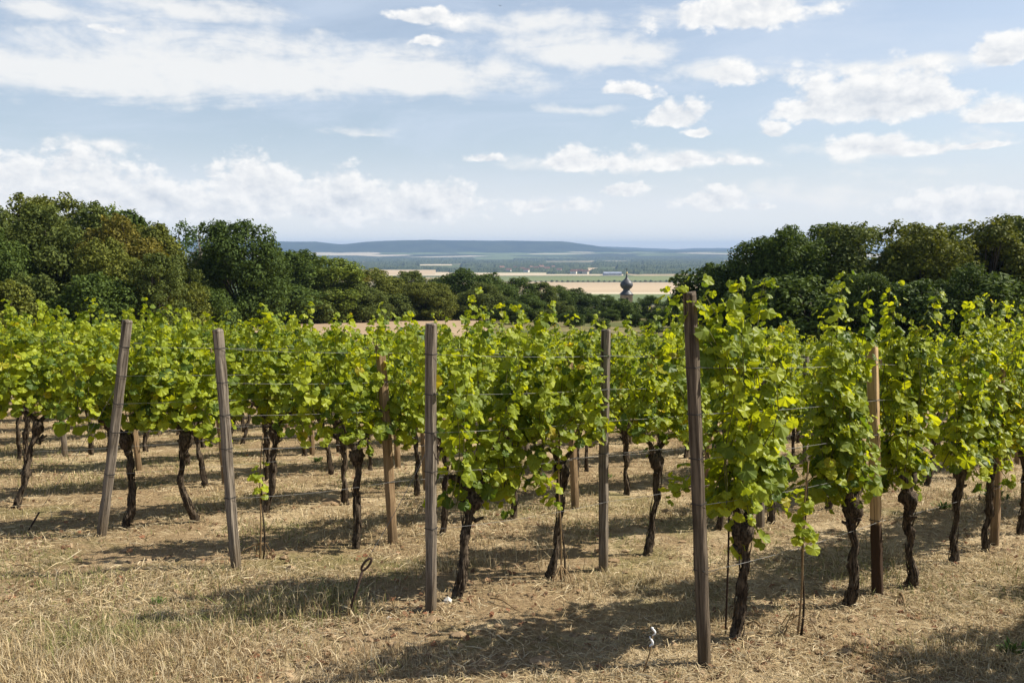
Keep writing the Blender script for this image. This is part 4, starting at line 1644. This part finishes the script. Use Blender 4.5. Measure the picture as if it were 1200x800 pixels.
def blades(x, y, hgt, wid, lean, colr, name, label, cat, mat, seg=2):
    n_ = len(x)
    z = terrain(x, y)
    a = rng.random(n_) * 2 * np.pi
    fx, fy = np.cos(a), np.sin(a)
    b = a + rng.normal(0, .7, n_) + math.pi / 2
    lx, ly = np.cos(b) * lean * hgt, np.sin(b) * lean * hgt
    P0 = np.stack([x, y, z - .01], 1)
    wv = np.stack([fx, fy, 0 * fx], 1) * wid[:, None] * .5
    up = np.stack([0 * x, 0 * x, hgt], 1)
    P1 = P0 + up * .55 + np.stack([lx, ly, 0 * lx], 1) * .35
    P2 = P0 + up * (1 - .30 * np.minimum(lean, 1.5)[:, None]) + np.stack([lx, ly, 0 * lx], 1)
    V = np.stack([P0 - wv, P0 + wv, P1 + wv * .8, P1 - wv * .8, P2], 1).reshape(-1, 3)
    base = (np.arange(n_) * 5)[:, None]
    q = base + np.array([[0, 1, 2, 3]])
    t = base + np.array([[3, 2, 4]])
    tint = np.repeat(colr, 5, 0)
    o = link(name, mesh_np(name, V, [q, t], False, {'tint': tint}), mat)
    tag(o, label, cat, kind='stuff')
    return o


STRAW = np.array([[.52, .41, .235], [.60, .49, .30], [.44, .33, .175], [.30, .215, .115], [.64, .54, .36]])
GREEN = np.array([[.20, .20, .075], [.26, .25, .10], [.15, .17, .05]])
NB = 420000
x, y = sample_area(NB, 2.6, 21)
dens = .5 + .5 * smooth_noise(x * .9, y * .9, 31) * .9 + .35 * smooth_noise(x * 3.3, y * 3.3, 32)
ro = row_offset(x, y)
strip = np.exp(-(ro / .32) ** 2)                      # bare strip under the vines
inrow = (x * DV[0] + y * DV[1]) > (3.85 - .33 * (-(x * NV[0] + y * NV[1]) - 2.649) - .4)
dens = dens - np.where(inrow, .45 * strip, 0)
# bare worn path crossing in front of the row ends
pt = (y - 4.95) + .30 * (x + .3)
dens = dens - .55 * np.exp(-(pt / .45) ** 2) * (x > -1.6)
# tall tuft in front of the iron anchor
tuft = np.exp(-(((x + 1.35) / .75) ** 2 + ((y - 5.35) / .42) ** 2)) + .8 * np.exp(-(((x - .2) / .9) ** 2 + ((y - 6.5) / .5) ** 2)) + .5 * np.exp(-(((x + 2.2) / 1.2) ** 2 + ((y - 4.4) / .5) ** 2))
tuft = np.clip(tuft, 0, 1)
dens = dens + tuft * .6
dens = dens - .5 * (smooth_noise(x * .7 + 9, y * .9, 63) + .6 * smooth_noise(x * 2.3, y * 2.3, 64)).clip(-.5, 1)
keep = rng.random(NB) < np.clip(dens, .03, 1)
x, y, tuft, ro, strip = x[keep], y[keep], tuft[keep], ro[keep], strip[keep]
n_ = len(x)
cl = smooth_noise(x * 2.1, y * 2.1, 40)
hgt = rng.gamma(3, .013, n_) * (1 + .6 * cl) + tuft * rng.uniform(.03, .17, n_) + .012
grn = smooth_noise(x * .8 + 5, y * .8, 50) + .35 * smooth_noise(x * 3, y * 3, 51) + .35 * smooth_noise(x * .25, y * .25, 53)
rightish = np.clip((x - .3) / 1.5, 0, 1) * np.clip((y - 4.8) / 1, 0, 1) * np.clip((9.5 - y) / 2, 0, 1)
pg = np.clip((grn + .22 + .65 * rightish) * .9, .04, .85)
isg = rng.random(n_) < pg
colr = STRAW[rng.integers(0, 5, n_)] * rng.uniform(.65, 1.12, (n_, 1))
colr[isg] = GREEN[rng.integers(0, 3, isg.sum())] * rng.uniform(.8, 1.3, (isg.sum(), 1))
wid = (.0026 + .00046 * y) * rng.uniform(.7, 1.3, n_)
blades(x, y, hgt, wid, rng.gamma(2.2, .28, n_), colr, 'dry_grass', 'dry straw coloured grass with greener patches between the vine rows', 'grass', M['grass'])

# straw litter lying flat
NS = 230000
x, y = sample_area(NS, 2.6, 17, 1.7)
ro = row_offset(x, y)
ds = .35 + .45 * smooth_noise(x * 1.3, y * 1.3, 61) + .4 * np.exp(-(ro / .4) ** 2) + .3 * np.clip((x - 1) / 2, 0, 1)
ds = ds - .45 * (smooth_noise(x * .7 + 9, y * .9, 63) + .6 * smooth_noise(x * 2.3, y * 2.3, 64)).clip(-.5, 1)
keep = rng.random(NS) < np.clip(ds, .03, 1)
x, y = x[keep], y[keep]
n_ = len(x)
z = terrain(x, y)
a = rng.random(n_) * 2 * np.pi
L = rng.uniform(.015, .068, n_)
wd = (.0007 + .00022 * y) * rng.uniform(.7, 1.3, n_)
d3 = np.stack([np.cos(a), np.sin(a), rng.normal(0, .22, n_)], 1) * L[:, None]
w3 = np.stack([-np.sin(a), np.cos(a), rng.normal(0, .5, n_)], 1) * wd[:, None]
P = np.stack([x, y, z + rng.uniform(.004, .028, n_)], 1)
bend = np.stack([rng.normal(0, .006, n_), rng.normal(0, .006, n_), rng.uniform(0, .012, n_)], 1)
V = np.stack([P - d3 - w3, P - d3 + w3, P + bend - w3, P + bend + w3, P + d3 - w3 * .5, P + d3 + w3 * .5], 1).reshape(-1, 3)
bs = (np.arange(n_) * 6)[:, None]
q = np.concatenate([bs + np.array([[0, 1, 3, 2]]), bs + np.array([[2, 3, 5, 4]])])
colr = STRAW[rng.integers(0, 5, n_)] * rng.uniform(.5, 1.1, (n_, 1))
o = link('straw_litter', mesh_np('straw_litter', V, q, False, {'tint': np.repeat(colr, 6, 0)}), M['grass'])
tag(o, 'loose pale straw lying flat on the soil', 'straw', kind='stuff')

# fallen dead leaves
ND = 5000
x, y = sample_area(ND, 3.0, 13, 1.5)
ro = row_offset(x, y)
keep = rng.random(ND) < np.clip(.10 + .85 * np.exp(-(ro / .5) ** 2) * (smooth_noise(x * 1.2, y * 1.2, 71) > -.1) + .3 * (x > 2), 0, 1)
x, y = x[keep], y[keep]
n_ = len(x)
C = np.stack([x, y, terrain(x, y) + .02], 1)
V, Fc, tint = build_leaves(C, np.stack([rng.normal(size=n_), rng.normal(size=n_), rng.normal(0, .35, n_)], 1), np.stack([rng.normal(0, .4, n_), rng.normal(0, .4, n_), np.ones(n_)], 1), rng.uniform(.018, .042, n_), rng)
DL = np.array([[.27, .13, .07], [.20, .11, .06], [.34, .21, .12], [.42, .31, .19], [.16, .09, .05]])
colr = np.repeat(DL[rng.integers(0, 5, n_)], nL, 0)
o = link('fallen_leaves', mesh_np('fallen_leaves', V, Fc, False, {'tint': colr}), M['grass'])
tag(o, 'reddish brown fallen leaves scattered under the vines', 'leaves', kind='stuff')

# soil clods and chips
NC = 3500
x, y = sample_area(NC, 3.2, 12, 1.4)
pt = (y - 4.95) + .30 * (x + .3)
ro = row_offset(x, y)
keep = rng.random(NC) < np.clip(.15 + .9 * np.exp(-(pt / .5) ** 2) + .5 * np.exp(-(ro / .3) ** 2), 0, 1)
x, y = x[keep], y[keep]
ico = np.array([[0, 0, 1], [.9, 0, .4], [.28, .85, .4], [-.72, .53, .4], [-.72, -.53, .4], [.28, -.85, .4], [.72, .53, -.3], [-.28, .85, -.3], [-.9, 0, -.3], [-.28, -.85, -.3], [.72, -.53, -.3]])
itr = np.array([[0, 1, 2], [0, 2, 3], [0, 3, 4], [0, 4, 5], [0, 5, 1], [1, 6, 2], [2, 6, 7], [2, 7, 3], [3, 7, 8], [3, 8, 4], [4, 8, 9], [4, 9, 5], [5, 9, 10], [5, 10, 1], [1, 10, 6]])
n_ = len(x)
s = rng.gamma(2.2, .006, n_) + .004
V = ico[None] * s[:, None, None] * rng.uniform(.6, 1.3, (n_, 11, 1)) * np.array([1.3, 1, .7]) + np.stack([x, y, terrain(x, y) + s * .15], 1)[:, None]
Fc = (itr[None] + (np.arange(n_) * 11)[:, None, None]).reshape(-1, 3)
tag(link('soil_clods', mesh_np('soil_clods', V.reshape(-1, 3), Fc), M['clod']), 'small soil clods on the bare earth', 'soil', kind='stuff')


def stone(px, py, size, label):
    p = ground_hit(px, py)
    v = ico * np.random.default_rng(int(px)).uniform(.8, 1.2, (11, 1)) * size * np.array([1.2, 1, .9])
    o = link('stone', mesh_np('stone', v, itr, False), M['stone'], None, p + Vector((0, 0, size * .4)))
    tag(o, label, 'stone', 'pale stones on the soil')


stone(525, 708, .034, 'white stone at the foot of the slanted vine by the third post')
stone(456, 728, .016, 'small pale stone right of the iron anchor rod')
stone(404, 716, .022, 'pale flat stone just left of the iron anchor rod')

# weeds: a few green tufts
def weed(px, py, size, label):
    p = ground_hit(px, py)
    rg = np.random.default_rng(int(px * 3))
    V, Fs = [], []
    k = 60
    for i in range(k):
        a_ = rg.uniform(0, 6.28)
        L = size * rg.uniform(.5, 1.1)
        d_ = np.array([math.cos(a_), math.sin(a_), rg.uniform(.5, 1.8)])
        d_ /= np.linalg.norm(d_)
        s_ = np.array([-math.sin(a_), math.cos(a_), 0]) * size * .07
        o0 = np.array([rg.normal(0, size * .25), rg.normal(0, size * .2), 0])
        V += [o0 - s_ * .5, o0 + s_ * .5, o0 + d_ * L * .6 + s_, o0 + d_ * L * .6 - s_, o0 + d_ * L - np.array([0, 0, L * .2])]
        Fs.append(i * 5)
    bs = np.array(Fs)[:, None]
    t = np.repeat(np.array([[.09, .14, .03]]) * rg.uniform(.7, 1.5, (k, 1)), 5, 0)
    o = link('weed', mesh_np('weed', np.array(V), [bs + np.array([[0, 1, 2, 3]]), bs + np.array([[3, 2, 4]])], False, {'tint': t}), M['grass'], None, p)
    tag(o, label, 'weed', 'green weeds in the dry grass')


weed(187, 711, .07, 'small dark green weed in the dry grass at lower left')
weed(244, 742, .035, 'tiny green weed in the bare patch at lower left')
weed(710, 560, .14, 'bright green weed patch behind the fourth post')
weed(1165, 586, .20, 'bright green weed patch behind the vines at right')
weed(1105, 596, .12, 'smaller bright green weed between the right trunks')
weed(1186, 765, .12, 'green weed in the shade at the lower right corner')
weed(372, 540, .12, 'green weed between rows behind the second post')
weed(448, 790, .03, 'tiny green weed at the bottom edge')


def twig(base, top, label, rad=.006):
    p = ground_hit(*base)
    q = ground_hit(*top)
    v = q - p
    s = np.linspace(0, 1, 6)
    o = rod([tuple(v * t + Vector((0, 0, .02 + .02 * math.sin(t * 5)))) for t in s], np.linspace(rad, rad * .5, 6), M['stick'], 'twig', None, 6, tuple(p))
    tag(o, label, 'twig', 'twigs on the ground')


twig((575, 706), (612, 720), 'brown twig lying right of the slanted vine')
twig((40, 668), (0, 662), 'brown twig lying at the left edge')
twig((150, 615), (188, 612), 'pale twig lying beside the knotted vine trunk')
twig((890, 737), (873, 731), 'short pale wood chip beside the large front vine', .009)
twig((1055, 700), (1062, 712), 'dark bark piece lying by the pale yellow post', .014)
twig((575, 688), (650, 674), 'long thin twig lying before the bamboo stake', .004)

# a bird high in the sky
D = 60
b = MB()
v = np.array([[-.30, .02, .06], [-.12, .06, .10], [0, .05, 0], [.12, .06, .09], [.30, .02, .04], [.12, -.04, .08], [0, -.05, 0], [-.12, -.04, .09], [0, 0, .03], [0, 0, -.04]])
b.add(v, [np.array([[0, 1, 7], [4, 5, 3]]), np.array([[1, 2, 6], [1, 6, 7], [3, 5, 6], [3, 6, 2]])])
b.tube([(0, -.2, 0), (0, -.1, 0), (0, .05, 0), (0, .17, .0), (0, .22, 0)], [.02, .03, .045, .03, .005], 8)
q = ray(586, 7) * D
tag(link('bird', b.mesh('bird'), M['bird'], None, q * 1.7), 'small dark bird flying at the top of the sky', 'bird')

# ------------------------------------------------------------------ haze: air of the valley
m, n = mat_new('haze_air')
pv = n.new('ShaderNodeVolumePrincipled')
pv.inputs['Color'].default_value = (0.38, 0.56, 0.86, 1)
pv.inputs['Density'].default_value = 8.0e-5
pv.inputs['Anisotropy'].default_value = 0.0
oo = n.new('ShaderNodeOutputMaterial')
n.t.links.new(pv.outputs[0], oo.inputs['Volume'])
b = MB()
zlo_, zhi_ = PLAIN - 6.0, 135.0
b.box((0, 0, (zlo_ + zhi_) / 2), (33000, 33000, zhi_ - zlo_))
o = link('haze', b.mesh('haze'), m)
tag(o, 'thin bluish haze in the air over the valley', 'haze', kind='stuff')
